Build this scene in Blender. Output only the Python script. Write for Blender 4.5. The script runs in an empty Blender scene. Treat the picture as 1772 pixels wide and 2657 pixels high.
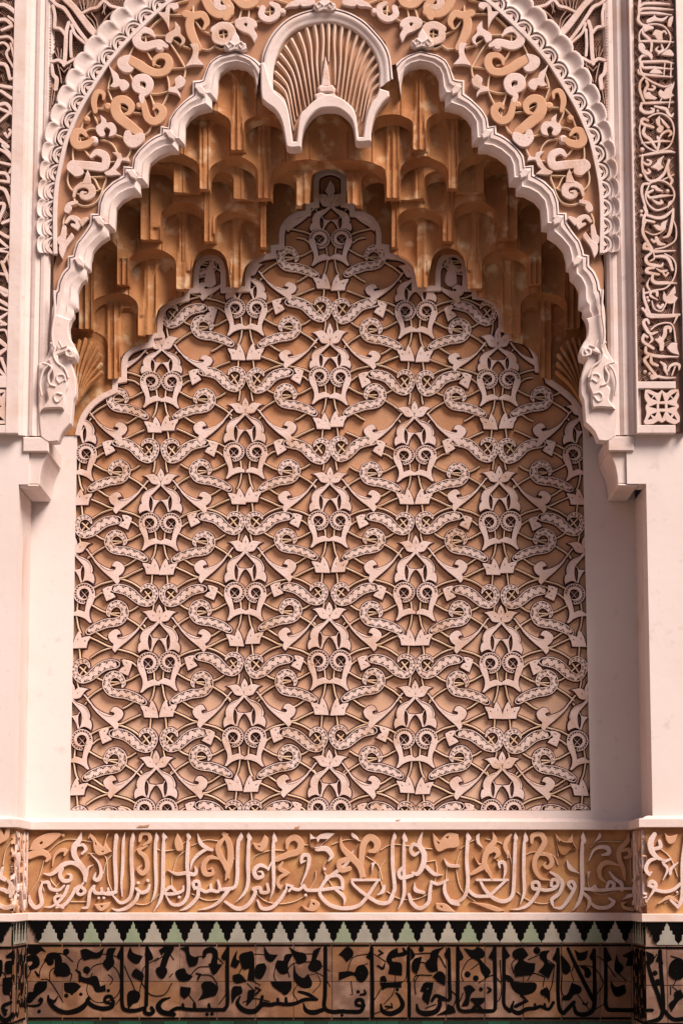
import bpy, bmesh, math, random
from mathutils import Vector, Matrix
from mathutils.geometry import tessellate_polygon
R = math.radians
S = bpy.context.scene
C = S.collection
# ---------------------------------------------------------------- camera, sky, sun
PITCH, YAW, DIST, EYE = R(8.8), R(0.4), 10.0, 1.6
cam_data = bpy.data.cameras.new('camera')
cam = bpy.data.objects.new('camera', cam_data); C.objects.link(cam)
cam.location = (0, -DIST, EYE); cam.rotation_euler = (R(90) + PITCH, 0, YAW)
cam_data.sensor_fit = 'VERTICAL'; cam_data.sensor_height = 36; cam_data.sensor_width = 24
cam_data.lens = 85.22; cam_data.clip_end = 500
S.camera = cam
world = bpy.data.worlds.new('World'); S.world = world; world.use_nodes = True
nt = world.node_tree; nt.nodes.clear()
SUN_EL, SUN_AZ = R(47), R(43)            # azimuth measured from straight in front of the wall towards the right
sky = nt.nodes.new('ShaderNodeTexSky'); sky.sky_type = 'NISHITA'; sky.sun_disc = False
sky.sun_elevation = SUN_EL; sky.sun_rotation = R(180) - SUN_AZ
sky.air_density = 1.0; sky.dust_density = 3.0; sky.ozone_density = 1.0
bg = nt.nodes.new('ShaderNodeBackground'); bg.inputs[1].default_value = 0.07
out = nt.nodes.new('ShaderNodeOutputWorld')
nt.links.new(sky.outputs[0], bg.inputs[0]); nt.links.new(bg.outputs[0], out.inputs[0])
sl = bpy.data.lights.new('sun', 'SUN'); sl.energy = 4.9; sl.angle = R(27); sl.color = (1.0, 0.87, 0.77)
sun = bpy.data.objects.new('sun', sl); C.objects.link(sun)
sd = Vector((math.sin(SUN_AZ) * math.cos(SUN_EL), -math.cos(SUN_AZ) * math.cos(SUN_EL), math.sin(SUN_EL)))
sun.rotation_euler = sd.to_track_quat('Z', 'Y').to_euler(); sun.location = (6, -9, 9)
S.view_settings.view_transform = 'Standard'; S.view_settings.look = 'None'
S.view_settings.exposure = 0.14; S.view_settings.gamma = 1.0; S.view_settings.use_curve_mapping = False
S.cycles.max_bounces = 4; S.cycles.diffuse_bounces = 2

# ---------------------------------------------------------------- measuring: a photo position read off at wall depth Y
FPX = 85.22 / 36 * 2657
_rot = cam.rotation_euler.to_matrix()
def P(px, py, Y=0.0):
    d = _rot @ Vector(((px - 886) / FPX, -(py - 1328.5) / FPX, -1.0))
    t = (Y + DIST) / d.y
    return (d.x * t, EYE + d.z * t)
def crop(ox, oy, sc, Y):
    return lambda x, y: P(ox + x / sc, oy + y / sc, Y)
MM = 0.00159                              # metres for one photo pixel on the wall

# ---------------------------------------------------------------- materials
def mat(name, col, col2=None, rough=0.85, scale=6.0, bump=0.15, bscale=60.0, contrast=(0.35, 0.65), spec=0.3, dirt=None, dscale=2.5, dlim=(0.5, 0.72), coat=0, low=None, zr=(1.9, 3.7)):
    m = bpy.data.materials.new(name); m.use_nodes = True
    n = m.node_tree; b = n.nodes['Principled BSDF']; L = n.links
    b.inputs['Roughness'].default_value = rough; b.inputs['Specular IOR Level'].default_value = spec
    b.inputs['Coat Weight'].default_value = coat; b.inputs['Coat Roughness'].default_value = 0.12
    geo = n.nodes.new('ShaderNodeNewGeometry')
    def noise(s, det=6, off=0.0):
        t = n.nodes.new('ShaderNodeTexNoise'); t.inputs['Scale'].default_value = s; t.inputs['Detail'].default_value = det
        if off:
            a = n.nodes.new('ShaderNodeVectorMath'); a.operation = 'ADD'; a.inputs[1].default_value = (off, off * 1.7, off * .6)
            L.new(geo.outputs['Position'], a.inputs[0]); L.new(a.outputs[0], t.inputs['Vector'])
        else: L.new(geo.outputs['Position'], t.inputs['Vector'])
        return t
    def ramp(src, lo, hi):
        r = n.nodes.new('ShaderNodeMapRange'); r.inputs['From Min'].default_value = lo; r.inputs['From Max'].default_value = hi
        L.new(src, r.inputs['Value']); return r.outputs[0]
    def mix(f, a, c):
        x = n.nodes.new('ShaderNodeMix'); x.data_type = 'RGBA'
        L.new(f, x.inputs['Factor'])
        for v, i in ((a, 6), (c, 7)):
            if hasattr(v, 'links'): L.new(v, x.inputs[i])
            else: x.inputs[i].default_value = (*v, 1)
        return x.outputs[2]
    cur = mix(ramp(noise(scale).outputs[0], *contrast), col, col2 or col)
    fine = noise(scale * 9, 4, 7.3)
    cur = mix(ramp(fine.outputs[0], 0.62, 0.8), cur, tuple(c * 0.86 for c in (col2 or col)))
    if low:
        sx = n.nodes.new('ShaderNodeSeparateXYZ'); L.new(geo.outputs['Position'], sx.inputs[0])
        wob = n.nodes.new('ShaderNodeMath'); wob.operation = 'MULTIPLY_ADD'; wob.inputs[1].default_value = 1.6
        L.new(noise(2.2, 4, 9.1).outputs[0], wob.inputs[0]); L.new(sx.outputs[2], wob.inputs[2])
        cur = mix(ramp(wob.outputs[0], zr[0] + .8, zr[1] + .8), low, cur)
    if dirt: cur = mix(ramp(noise(dscale, 8, 3.1).outputs[0], *dlim), cur, dirt)
    L.new(cur, b.inputs['Base Color'])
    bt = noise(bscale, 5, 1.7); bt2 = noise(bscale * .17, 3, 4.4)
    ad = n.nodes.new('ShaderNodeMath'); ad.operation = 'ADD'; L.new(bt.outputs[0], ad.inputs[0]); L.new(bt2.outputs[0], ad.inputs[1])
    bp = n.nodes.new('ShaderNodeBump'); bp.inputs['Strength'].default_value = bump; bp.inputs['Distance'].default_value = 0.004
    L.new(ad.outputs[0], bp.inputs['Height']); L.new(bp.outputs[0], b.inputs['Normal'])
    return m
M = {}
M['white'] = mat('white_plaster', (.77, .635, .60), (.72, .565, .52), scale=3, bump=.4, bscale=34, contrast=(.45, .75), dirt=(.66, .47, .39), dscale=4.5, dlim=(.55, .78))
M['wallp'] = mat('wall_plaster', (.80, .69, .665), (.77, .64, .605), scale=2.2, contrast=(.4, .75), bump=.22, bscale=26, dirt=(.74, .56, .50), dscale=1.3, dlim=(.56, .82), low=(.78, .54, .43), zr=(.98, 1.16))
M['relief'] = mat('cream_stucco', (.78, .60, .56), (.72, .53, .47), scale=14, bscale=120, bump=.4, dirt=(.62, .40, .30), dscale=9, dlim=(.52, .70))
M['stem'] = mat('yellowed_stucco', (.80, .62, .46), (.72, .50, .33), scale=20, bscale=120)
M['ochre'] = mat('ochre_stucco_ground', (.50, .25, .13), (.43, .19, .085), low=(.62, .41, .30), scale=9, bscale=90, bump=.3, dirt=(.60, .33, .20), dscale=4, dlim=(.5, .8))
M['muq'] = mat('ochre_painted_stucco', (.50, .235, .095), (.33, .125, .045), rough=.75, scale=6, bscale=60, bump=.6, dirt=(.64, .42, .25), dscale=13, dlim=(.56, .70), contrast=(.3, .7))
M['tan'] = mat('tan_stucco', (.66, .39, .25), (.60, .33, .20), scale=12, bscale=110)
M['orange'] = mat('orange_ground', (.48, .235, .105), (.37, .165, .075), scale=9, bscale=90, bump=.3, dirt=(.58, .31, .13), dscale=8, dlim=(.48, .66))
M['shellr'] = mat('shell_stucco', (.74, .55, .45), (.66, .42, .30), scale=9, bscale=110)
M['tang'] = mat('tan_ground', (.46, .245, .15), (.41, .205, .12), scale=7, bscale=90, bump=.25)
M['stem2'] = mat('vine_stucco', (.78, .58, .42), (.72, .49, .33), scale=20, bscale=120)
M['glaze'] = mat('black_glaze', (.002, .002, .002), (.004, .003, .003), rough=.5, spec=.04, bump=.05)
M['line'] = mat('purple_brown_line_and_hole_shade', (.060, .022, .034), (.10, .04, .045), scale=30)  # dark lines; also the shade of pierced holes and bead gaps as colour
M['dark'] = mat('old_grey_stucco', (.50, .33, .27), (.36, .21, .16), scale=16, bscale=150, bump=.4)
M['deep'] = mat('dark_brown_ground', (.25, .145, .105), (.16, .085, .06), scale=16, bscale=120, bump=.4)  # dark brown ground behind lace, corner and strip carving

# ---------------------------------------------------------------- shape tools (2-D outlines in metres on the wall, raised towards the viewer)
_jit = [0]
def jit():
    _jit[0] = (_jit[0] * 7 + 3) % 23
    return _jit[0] * 0.00005
def spl(pts, closed=False, n=4, corner=52, dens=None):
    """smooth curve through points; sharp turns stay corners"""
    m = len(pts)
    if m < 3: return list(pts), [i / (max(1, m - 1)) * (m - 1) for i in range(m)]
    out, par = [], []
    def turn(i):
        if not closed and (i == 0 or i == m - 1): return True
        a, b, c = pts[(i - 1) % m], pts[i], pts[(i + 1) % m]
        v1 = (b[0] - a[0], b[1] - a[1]); v2 = (c[0] - b[0], c[1] - b[1])
        l = math.hypot(*v1) * math.hypot(*v2)
        if l < 1e-12: return True
        return math.degrees(math.acos(max(-1, min(1, (v1[0] * v2[0] + v1[1] * v2[1]) / l)))) > corner
    cr = [turn(i) for i in range(m)]
    for i in range(m if closed else m - 1):
        p1, p2 = pts[i], pts[(i + 1) % m]
        p0 = pts[(i - 1) % m] if not cr[i] else (2 * p1[0] - p2[0], 2 * p1[1] - p2[1])
        p3 = pts[(i + 2) % m] if not cr[(i + 1) % m] else (2 * p2[0] - p1[0], 2 * p2[1] - p1[1])
        k = 1 if (cr[i] and cr[(i + 1) % m]) else n
        for j in range(k):
            t = j / k; q = []
            for a in (0, 1):
                q.append(.5 * (2 * p1[a] + (p2[a] - p0[a]) * t + (2 * p0[a] - 5 * p1[a] + 4 * p2[a] - p3[a]) * t * t + (3 * p1[a] - p0[a] - 3 * p2[a] + p3[a]) * t ** 3))
            out.append(tuple(q)); par.append(i + t)
    if not closed: out.append(tuple(pts[-1])); par.append(m - 1)
    return out, par
def area(p): return .5 * sum(p[i][0] * p[(i + 1) % len(p)][1] - p[(i + 1) % len(p)][0] * p[i][1] for i in range(len(p)))
def dedupe(p, e=1e-5):
    o = []
    for q in p:
        if not o or math.hypot(q[0] - o[-1][0], q[1] - o[-1][1]) > e: o.append(q)
    while len(o) > 2 and math.hypot(o[0][0] - o[-1][0], o[0][1] - o[-1][1]) <= e: o.pop()
    return o
def offset(p, d):
    """inset of a counter-clockwise outline by d"""
    n = len(p); o = []
    for i in range(n):
        a, b, c = p[i - 1], p[i], p[(i + 1) % n]
        u = Vector((b[0] - a[0], b[1] - a[1])).normalized(); v = Vector((c[0] - b[0], c[1] - b[1])).normalized()
        nn = Vector((-u.y - v.y, u.x + v.x))
        if nn.length < 1e-6: nn = Vector((-u.y, u.x))
        nn.normalize(); k = max(.5, nn.dot(Vector((-u.y, u.x))))
        o.append((b[0] + nn.x * d / k, b[1] + nn.y * d / k))
    return o
class MB:
    """collects raised shapes; y is depth, minus is towards the viewer"""
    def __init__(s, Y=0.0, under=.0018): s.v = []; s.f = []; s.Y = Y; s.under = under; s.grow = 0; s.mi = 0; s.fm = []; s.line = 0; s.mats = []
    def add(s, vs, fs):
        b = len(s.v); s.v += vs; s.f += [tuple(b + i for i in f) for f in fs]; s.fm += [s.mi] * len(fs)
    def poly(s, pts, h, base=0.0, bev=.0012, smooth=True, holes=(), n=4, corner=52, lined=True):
        if s.line and lined:                                       # dark outline coloured onto the ground, following the foot of the carving
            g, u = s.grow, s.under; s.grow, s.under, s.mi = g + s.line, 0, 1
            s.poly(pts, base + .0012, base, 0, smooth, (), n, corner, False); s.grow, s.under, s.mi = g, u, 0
        h += jit()
        loops = []
        for k, lp in enumerate([pts] + list(holes)):
            q = dedupe(spl(lp, True, n, corner)[0] if smooth else list(lp))
            if len(q) < 3: return s
            if (area(q) < 0) != (k > 0): q.reverse()
            loops.append(offset(q, -s.grow) if s.grow else q)
        top = [offset(q, bev) if bev else q for q in loops]
        vs, fs = [], []
        for q, t in zip(loops, top):
            b = len(vs); m = len(q)
            vs += [(x, s.Y - base, z) for x, z in (offset(q, s.under) if s.under else q)]
            vs += [(x, s.Y - (h - bev), z) for x, z in q]
            if bev: vs += [(x, s.Y - h, z) for x, z in t]
            for i in range(m):
                j = (i + 1) % m
                fs.append((b + i, b + j, b + m + j, b + m + i))
                if bev: fs.append((b + m + i, b + m + j, b + 2 * m + j, b + 2 * m + i))
        b0 = len(vs)
        tl = [[Vector((x, z, 0)) for x, z in t] for t in top]
        vs += [(x, s.Y - h, z) for t in top for x, z in t]
        flat = [p for t in top for p in t]
        for tr in tessellate_polygon(tl):
            a, b_, c = (flat[i] for i in tr)
            ar = (b_[0] - a[0]) * (c[1] - a[1]) - (c[0] - a[0]) * (b_[1] - a[1])
            if abs(ar) < 1e-12: continue
            fs.append(tuple(b0 + i for i in (tr if ar > 0 else (tr[0], tr[2], tr[1]))))
        s.add(vs, fs); return s
    def rib(s, pts, w, h, base=0.0, prof='flat', closed=False, n=4, corner=75, round_ends=False, bev=None, lined=True):
        """ribbon along a curve; w = half width(s) in metres"""
        if s.line and lined:
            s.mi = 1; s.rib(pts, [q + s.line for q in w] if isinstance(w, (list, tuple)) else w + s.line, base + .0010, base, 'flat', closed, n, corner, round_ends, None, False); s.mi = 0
        h += jit()
        c, par = spl(pts, closed, n, corner)
        if not isinstance(w, (list, tuple)): w = [w] * len(pts)
        def ww(t):
            i = int(t) % len(w) if closed else min(int(t), len(w) - 1); j = (i + 1) % len(w) if closed else min(i + 1, len(w) - 1)
            f = t - int(t); f = f * f * (3 - 2 * f)
            return w[i] * (1 - f) + w[j] * f
        hw = [max(ww(t), 2e-5) for t in par]
        m = len(c); rows = []
        if round_ends and not closed:
            for e in (0, -1):
                a, b = (c[0], c[1]) if e == 0 else (c[-1], c[-2])
                d = Vector((a[0] - b[0], a[1] - b[1])).normalized(); r = hw[e]
                ext = [(a[0] + d.x * r * k, a[1] + d.y * r * k) for k in (.55, .88, 1.0)]; ew = [r * .83, r * .47, r * .06]
                if e == 0: c = ext[::-1] + c; hw = ew[::-1] + hw
                else: c = c + ext; hw = hw + ew
            m = len(c)
        pr = {'flat': ((-.75, 0), (-1, .9), (-.82, 1), (.82, 1), (1, .9), (.75, 0)),
              'ridge': ((-.8, 0), (-1, .62), (-.3, 1), (.3, 1), (1, .62), (.8, 0)),
              'round': ((-1, 0), (-.96, .5), (-.6, .88), (0, 1), (.6, .88), (.96, .5), (1, 0)),
              'hollow': ((-1, 0), (-1, 1), (-.8, 1), (0, .7), (.8, 1), (1, 1), (1, 0))}[prof]
        vs, fs = [], []
        for i in range(m):
            a = c[i - 1] if (i > 0 or closed) else c[i]; b = c[(i + 1) % m] if (i < m - 1 or closed) else c[i]
            d = Vector((b[0] - a[0], b[1] - a[1]))
            if d.length < 1e-9: d = Vector((1, 0))
            d.normalize(); nx, nz = -d.y, d.x
            for (o, k) in pr:
                vs.append((c[i][0] + nx * o * hw[i], s.Y - (base + (h - base) * k) - (i / m) * .0005 * (k > 0), c[i][1] + nz * o * hw[i]))
        k = len(pr)
        for i in range(m if closed else m - 1):
            j = (i + 1) % m
            for q in range(k - 1): fs.append((i * k + q, j * k + q, j * k + q + 1, i * k + q + 1))
        if not closed:
            fs.append(tuple(range(k - 1, -1, -1))); fs.append(tuple((m - 1) * k + q for q in range(k)))
        s.add(vs, fs); return s
    def disc(s, x, z, r, h, base=0.0, n=10, dome=.75):
        h += jit(); vs, fs = [], []
        for rr, hh in ((1, base), (1, base + (h - base) * dome), (.6, h - (h - base) * .06)):
            vs += [(x + r * rr * math.cos(2 * math.pi * i / n), s.Y - hh, z + r * rr * math.sin(2 * math.pi * i / n)) for i in range(n)]
        for q in (0, 1):
            for i in range(n):
                j = (i + 1) % n; fs.append((q * n + i, q * n + j, (q + 1) * n + j, (q + 1) * n + i))
        fs.append(tuple(2 * n + i for i in range(n)))
        s.add(vs, fs); return s
    def box(s, x0, x1, y0, y1, z0, z1):
        vs = [(x, y, z) for x in (x0, x1) for y in (y0, y1) for z in (z0, z1)]
        s.add(vs, [(0, 1, 3, 2), (4, 6, 7, 5), (0, 4, 5, 1), (2, 3, 7, 6), (0, 2, 6, 4), (1, 5, 7, 3)]); return s
    def mesh(s, name, m, smooth=False):
        me = bpy.data.meshes.new(name); me.from_pydata(s.v, [], s.f); me.materials.append(m)
        if any(s.fm):
            me.materials.append(M['line']); me.polygons.foreach_set('material_index', s.fm)
        if smooth:
            me.shade_smooth()
        me.update(); return me
    def build(s, name, m, parent=None, smooth=False, label=None):
        return link(name, s.mesh(name, m, smooth), parent, label)
def link(name, me, parent=None, label=None, loc=None):
    o = bpy.data.objects.new(name, me); C.objects.link(o)
    if parent is not None:
        o.parent = parent; o.matrix_parent_inverse = parent.matrix_world_inv if hasattr(parent, 'matrix_world_inv') else Matrix.Translation(-Vector(parent.location))
    if loc: o.location = loc
    if label: o['label'] = label
    return o
def thing(name, label, cat, loc=(0, 0, 0), group=None):
    o = bpy.data.objects.new(name, None); C.objects.link(o); o.location = loc; o.empty_display_size = .1
    o['label'] = label; o['category'] = cat
    if group: o['group'] = group
    return o
def tag(o, label=None, cat=None, group=None, kind=None):
    for k, v in (('label', label), ('category', cat), ('group', group), ('kind', kind)):
        if v: o[k] = v
    return o
def nums(s): return [float(t) for t in s.split()]
def pairs(s, T=None):
    a = nums(s); p = list(zip(a[::2], a[1::2]))
    return [T(*q) for q in p] if T else p
# ================================================================ carved back panel of the niche
# one repeat of its pattern, measured from the tip where the two hanging leaves meet; unit = 1/6.272 photo px
U = 1 / 6.272
_ax, _az = P(854.9, 1800, 0.0); _bx, _bz = P(1076.9, 1800, 0.0)
UX = (_bx - _ax) / 222.0 * U                      # metres per unit
HR = 0.022
def remap(v, k):
    for (a, A), (b, B) in zip(k, k[1:]):
        if v <= b: return A + (B - A) * (v - a) / (b - a)
    return v
_MB = MB
def mk_motif(rm):
    def A(x, y): u, v = x - 125, y - 105; return (u * UX, -rm(v) * UX)
    def B(x, y): u, v = x - 125, y + 1149; return (u * UX, -rm(v) * UX)
    def L(x, y): return (x * UX, -rm(y) * UX)
    W = UX
    class MB(_MB):
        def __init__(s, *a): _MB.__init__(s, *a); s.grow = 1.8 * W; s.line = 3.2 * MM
    parts = []
    def put(name, mb, m, both=True): parts.append((name, mb.mesh(name, M[m]), both))
    mb = MB(); mb.poly(pairs('0 -275 -30 -225 -52 -165 -45 -115 0 -50 45 -115 52 -165 30 -225', L), HR, holes=[pairs('0 -190 -7 -160 0 -120 7 -160', L)])
    put('bud_petal', mb, 'relief', False)
    mb = MB(); mb.poly(pairs('2 -8 8 -40 40 -105 105 -168 170 -172 275 -150 235 -130 205 -100 175 -55 140 -10 70 8 20 -2', L), HR, holes=[pairs('88 -70 105 -95 118 -100 105 -75', L)])
    put('lotus_petal', mb, 'relief')
    mb = MB(); mb.poly(pairs('128 103 150 105 210 165 300 205 375 255 420 330 437 400 424 452 455 490 468 560 452 622 400 587 340 570 290 590 272 603 300 520 308 430 300 360 287 325 250 280 180 200 130 140', A), HR)
    mb.poly(pairs('287 325 262 352 246 400 243 440 250 530 272 603 240 603 220 530 190 470 160 425 125 398 160 392 205 388 240 375 262 330', A), HR - .003)
    mb.rib(pairs('170 128 240 190 320 222 385 275 420 350 415 440', A), 3 * W, HR + .0022, HR - .001, lined=False)
    put('hanging_leaf', mb, 'relief')
    # beaded volute
    cx, cy = 305, 785; mb = MB(); c = A(cx, cy); kz = (A(cx, cy + 100)[1] - c[1]) / (-100 * W)
    def ring(r, a0, a1, n=18): return [(c[0] + r * W * math.cos(R(a0 + (a1 - a0) * i / n)), c[1] + r * W * kz * math.sin(R(a0 + (a1 - a0) * i / n))) for i in range(n + 1)]
    mb.rib(ring(166, -30, 290, 20)[:-1], 8 * W, HR)
    mb.mi = 1; mb.rib(ring(143, -25, 285, 20), 15 * W, HR - .006, lined=False); mb.mi = 0  # shade between the beads, put in as a dark strip
    mb.rib(ring(124, -10, 290, 20)[:-1], 5 * W, HR - .001)
    for p in ring(145, -18, 275, 17): mb.disc(p[0], p[1], 12 * W, HR + .001, .01, 7)
    mb.rib(ring(100, -40, 300, 20), [18 * W] * 8 + [21 * W] * 8 + [18 * W, 15 * W, 12 * W, 9 * W, 6 * W], HR + .0006)
    mb.poly(pairs('375 850 400 790 478 800 480 850 443 950 410 1020 393 1090 400 1180 435 1262 405 1268 330 1205 250 1168 190 1155 125 1155 125 1112 180 1080 230 1062 320 1095 335 1000 352 920', A), HR - .0008)
    for a, b in (('250 730', '360 860'), ('370 735', '250 870')): mb.rib(pairs(a, A) + pairs(b, A), 6 * W, .013, prof='ridge')
    put('beaded_volute', mb, 'relief')
    # tulip
    mb = MB(); mb.poly(pairs('235 155 262 215 275 270 330 247 420 235 400 290 375 330 355 428 130 436 133 400 160 290 200 200', B), HR, holes=[pairs('216 265 206 292 212 320 220 292', B), pairs('312 335 322 312 348 298 338 320', B)])
    put('tulip_leaf', mb, 'relief')
    # bird-shaped leaf
    mb = MB(); mb.poly(pairs('320 48 362 100 400 160 440 205 480 270 550 350 650 445 770 545 846 632 888 572 868 490 930 440 962 360 930 300 850 252 790 268 757 325 800 335 826 355 812 390 750 385 650 350 560 300 500 250 440 175 345 45', A), HR)
    mb.poly(pairs('560 305 620 345 700 375 800 392 720 400 640 370', A), HR + .0018, HR - .001, lined=False)
    put('bird_leaf', mb, 'relief')
    # scroll bands with pierced foliage
    def scroll(name, sp, T, ws, seed):
        rnd = random.Random(seed); pts = pairs(sp, T)
        c, par = spl(pts, False, 5, 180)
        w = [ws[min(int(t), len(ws) - 1)] + (ws[min(int(t) + 1, len(ws) - 1)] - ws[min(int(t), len(ws) - 1)]) * (t - int(t)) for t in par]
        mb = MB()
        def off(k, o):
            a = c[max(k - 1, 0)]; b = c[min(k + 1, len(c) - 1)]; d = Vector((b[0] - a[0], b[1] - a[1])).normalized()
            return (c[k][0] - d.y * o, c[k][1] + d.x * o)
        e1 = [off(k, (w[k] - 7) * W) for k in range(len(c))]; e2 = [off(k, -(w[k] - 7) * W) for k in range(len(c))]
        dd = Vector((c[-1][0] - c[-2][0], c[-1][1] - c[-2][1])).normalized() * w[-1] * W * .8
        cap = [(c[-1][0] + dd.x * .8 - dd.y * .6, c[-1][1] + dd.y * .8 + dd.x * .6), (c[-1][0] + dd.x, c[-1][1] + dd.y), (c[-1][0] + dd.x * .8 + dd.y * .6, c[-1][1] + dd.y * .8 - dd.x * .6)]
        mb.mi = 1; mb.rib(c, [max(1, q - 3) * W for q in w], .0035, n=1, corner=180, round_ends=True, lined=False); mb.mi = 0  # shade of the pierced holes, put in as a dark plate
        mb.rib(e1 + cap + e2[::-1], 7.5 * W, HR, n=1, corner=180)
        acc = [0]
        for k in range(1, len(c)): acc.append(acc[-1] + math.hypot(c[k][0] - c[k - 1][0], c[k][1] - c[k - 1][1]))
        per = 118 * W; vine = []; tot = acc[-1]; nn = int(tot / (per / 8)); leaf = []
        def at(s_):
            s_ = max(0, min(tot - 1e-7, s_))
            k = max(i for i in range(len(acc)) if acc[i] <= s_); k = min(k, len(c) - 2)
            f = (s_ - acc[k]) / max(1e-9, acc[k + 1] - acc[k]); d = Vector((c[k + 1][0] - c[k][0], c[k + 1][1] - c[k][1])).normalized()
            return (c[k][0] * (1 - f) + c[k + 1][0] * f, c[k][1] * (1 - f) + c[k + 1][1] * f), d, w[k] * (1 - f) + w[k + 1] * f
        for i in range(nn + 1):
            s_ = i * per / 8; p, d, wd = at(s_); o = math.sin(s_ / per * 2 * math.pi) * max(0, wd - 20) * W * .95
            vine.append((p[0] - d.y * o, p[1] + d.x * o))
        if len(vine) > 3: mb.rib(vine, 4.0 * W, HR - .0015, n=1, corner=180, lined=False)
        i = 0
        while True:
            s_ = per * (.25 + .5 * i)
            if s_ > tot - 15 * W: break
            p, d, wd = at(s_); o = -(1 if i % 2 == 0 else -1) * (wd * .22) * W; r = max(6, wd * .58) * W
            q = (p[0] - d.y * o, p[1] + d.x * o); a0 = rnd.random() * 6; m_ = 7
            st = []
            for k in range(m_ * 2):
                rr = r * (1.0 if k % 2 == 0 else .70) * rnd.uniform(.88, 1.1); st.append((q[0] + rr * math.cos(a0 + k * math.pi / m_), q[1] + rr * math.sin(a0 + k * math.pi / m_)))
            mb.poly(st, HR - .001, smooth=False, bev=0, lined=False)
            i += 1
        put(name, mb, 'relief')
    scroll('scroll_band', '722 1180 695 1110 755 1000 850 965 940 1015 972 1110 950 1190 890 1250 790 1275 680 1285 560 1325 460 1370 375 1425', A, [12, 34, 52, 58, 62, 64, 64, 68, 72, 76, 76, 68, 58], 3)
    scroll('scroll_band', '412 755 380 680 300 640 210 680 168 780 205 890 290 945 400 912 480 850 560 778 650 722 760 695 850 693', B, [10, 30, 42, 46, 48, 52, 60, 72, 80, 86, 86, 82, 66], 8)
    mb = MB(); mb.poly(pairs('908 630 990 640 1068 682 1050 760 1005 887 858 816 900 762 952 738 925 690', B), HR, holes=[pairs('962 668 985 672 998 694 975 688', B), pairs('932 810 955 797 980 797 955 810', B)])
    put('arrow_leaf', mb, 'relief')
    # thin stems
    def stems(data, T):
        mb = MB()
        for line in data.strip().split('\n'):
            mb.rib(pairs(line, T), 12 * W, .0185, prof='ridge')
        put('stem', mb, 'stem')
    st = MB()
    for line in '''205 935 198 1000 190 1085
183 1150 195 1210 205 1280 225 1360 262 1440
352 205 380 165
455 692 530 650 600 620 700 592 800 568
880 538 960 560 1050 592 1140 640 1240 712
885 530 960 515 1050 470 1130 430 1260 372
480 855 545 800 600 770 700 748
425 972 480 1005 540 1040 600 1072 672 1098
1015 1090 1100 1055 1190 995
985 1175 1080 1235 1180 1300 1300 1405
735 1112 900 1108
738 1122 898 1165'''.split('\n'): st.rib(pairs(line, A), 13.5 * W, .0185, prof='ridge')
    for line in '''495 160 560 205 630 255 700 290
240 395 243 450 250 520 258 620
215 940 222 1010 240 1090
252 735 370 850
360 730 255 870'''.split('\n'): st.rib(pairs(line, B), 13.5 * W, .0185, prof='ridge')
    put('stem', st, 'stem')
    return parts
_K = {0: ((-600, -600), (0, 0), (2400, 2400), (3000, 3000)), 2: ((-600, -600), (0, 0), (685, 690), (1584, 1572), (1929, 1865), (2400, 2400), (3000, 3000)),
      1: ((-600, -750), (0, 0), (685, 580), (1584, 1470), (1929, 1780), (2400, 2400), (3000, 3000))}
MOT = {k: mk_motif(lambda v, k=k: remap(v, _K[k])) for k in _K}

# the stepped, lobed outline of the panel (outer edge of its white band), photo pixels
_c5 = lambda x, y: (400 + x / 1.742, 400 + y / 1.742)
_c4 = lambda x, y: (x / 2.613, 600 + y / 2.613)
_c6 = lambda x, y: (1172 + x / 2.613, 600 + y / 2.613)
def seq(spec):
    """ L/A runs: A segments are smoothed, everything else stays straight """
    out = []
    for T, s, sm in spec:
        p = pairs(s, T)
        out += spl(p, False, 4, 180)[0] if sm else p
    return out
LOBE_L = seq([(_c5, '722 225 685 228 685 262', 0), (_c5, '650 268 605 292 575 330 565 370', 1), (_c5, '565 415 528 420 528 455', 0),
    (_c5, '490 462 450 482 420 520 412 560', 1), (_c5, '412 605 328 608', 0), (_c5, '328 540 315 492 290 468 255 460 220 470 190 500 180 550', 1),
    (_c5, '180 612 140 615 138 650', 0), (_c5, '100 658 60 675 30 710 18 760', 1), (_c4, '1070 700 1010 708 1010 765', 0),
    (_c4, '950 775 890 802 845 850 828 910', 1), (_c4, '828 1000 770 1010 765 1080', 0), (_c4, '700 1110 620 1170 560 1250 528 1330 516 1390', 1)])
LOBE_R = seq([(_c5, '868 225 908 232 908 265', 0), (_c5, '950 268 990 292 1018 330 1028 370', 1), (_c5, '1028 412 1065 418 1065 455', 0),
    (_c5, '1110 460 1150 480 1178 520 1188 560', 1), (_c5, '1188 602 1268 602', 0), (_c5, '1268 540 1282 485 1310 455 1345 446 1380 455 1408 490 1418 545', 1),
    (_c6, '105 380 165 380 170 435', 0), (_c6, '230 442 300 480 340 550 350 600', 1), (_c6, '350 655 405 655 412 715', 0),
    (_c6, '480 725 540 770 580 840 592 900', 1), (_c6, '595 930 650 940 665 1010', 0), (_c6, '740 1062 820 1130 872 1200 905 1290 930 1400', 1)])
TOPARC = spl(pairs('722 225 722 120 745 88 795 72 845 88 868 120 868 225', _c5), False, 4, 100)[0]
OUTL = LOBE_L[::-1] + TOPARC[1:-1] + LOBE_R          # left foot .. top .. right foot, photo px
BOT = 2103; PL0, PL1 = (201, 1126), (182, BOT); PR0, PR1 = (1512, 1200), (1532, BOT)
def PW(pp, Y=0.0): return [P(x, y, Y) for x, y in pp]
out_w = dedupe(PW(OUTL))
inner_px = None
poly_full = out_w + [P(*PR1), P(*PL1)]
if area(poly_full) < 0: poly_full.reverse()
def inside(p, poly):
    x, z = p; c = False; n = len(poly)
    for i in range(n):
        x1, z1 = poly[i]; x2, z2 = poly[(i + 1) % n]
        if (z1 > z) != (z2 > z) and x < (x2 - x1) * (z - z1) / (z2 - z1) + x1: c = not c
    return c
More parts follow.
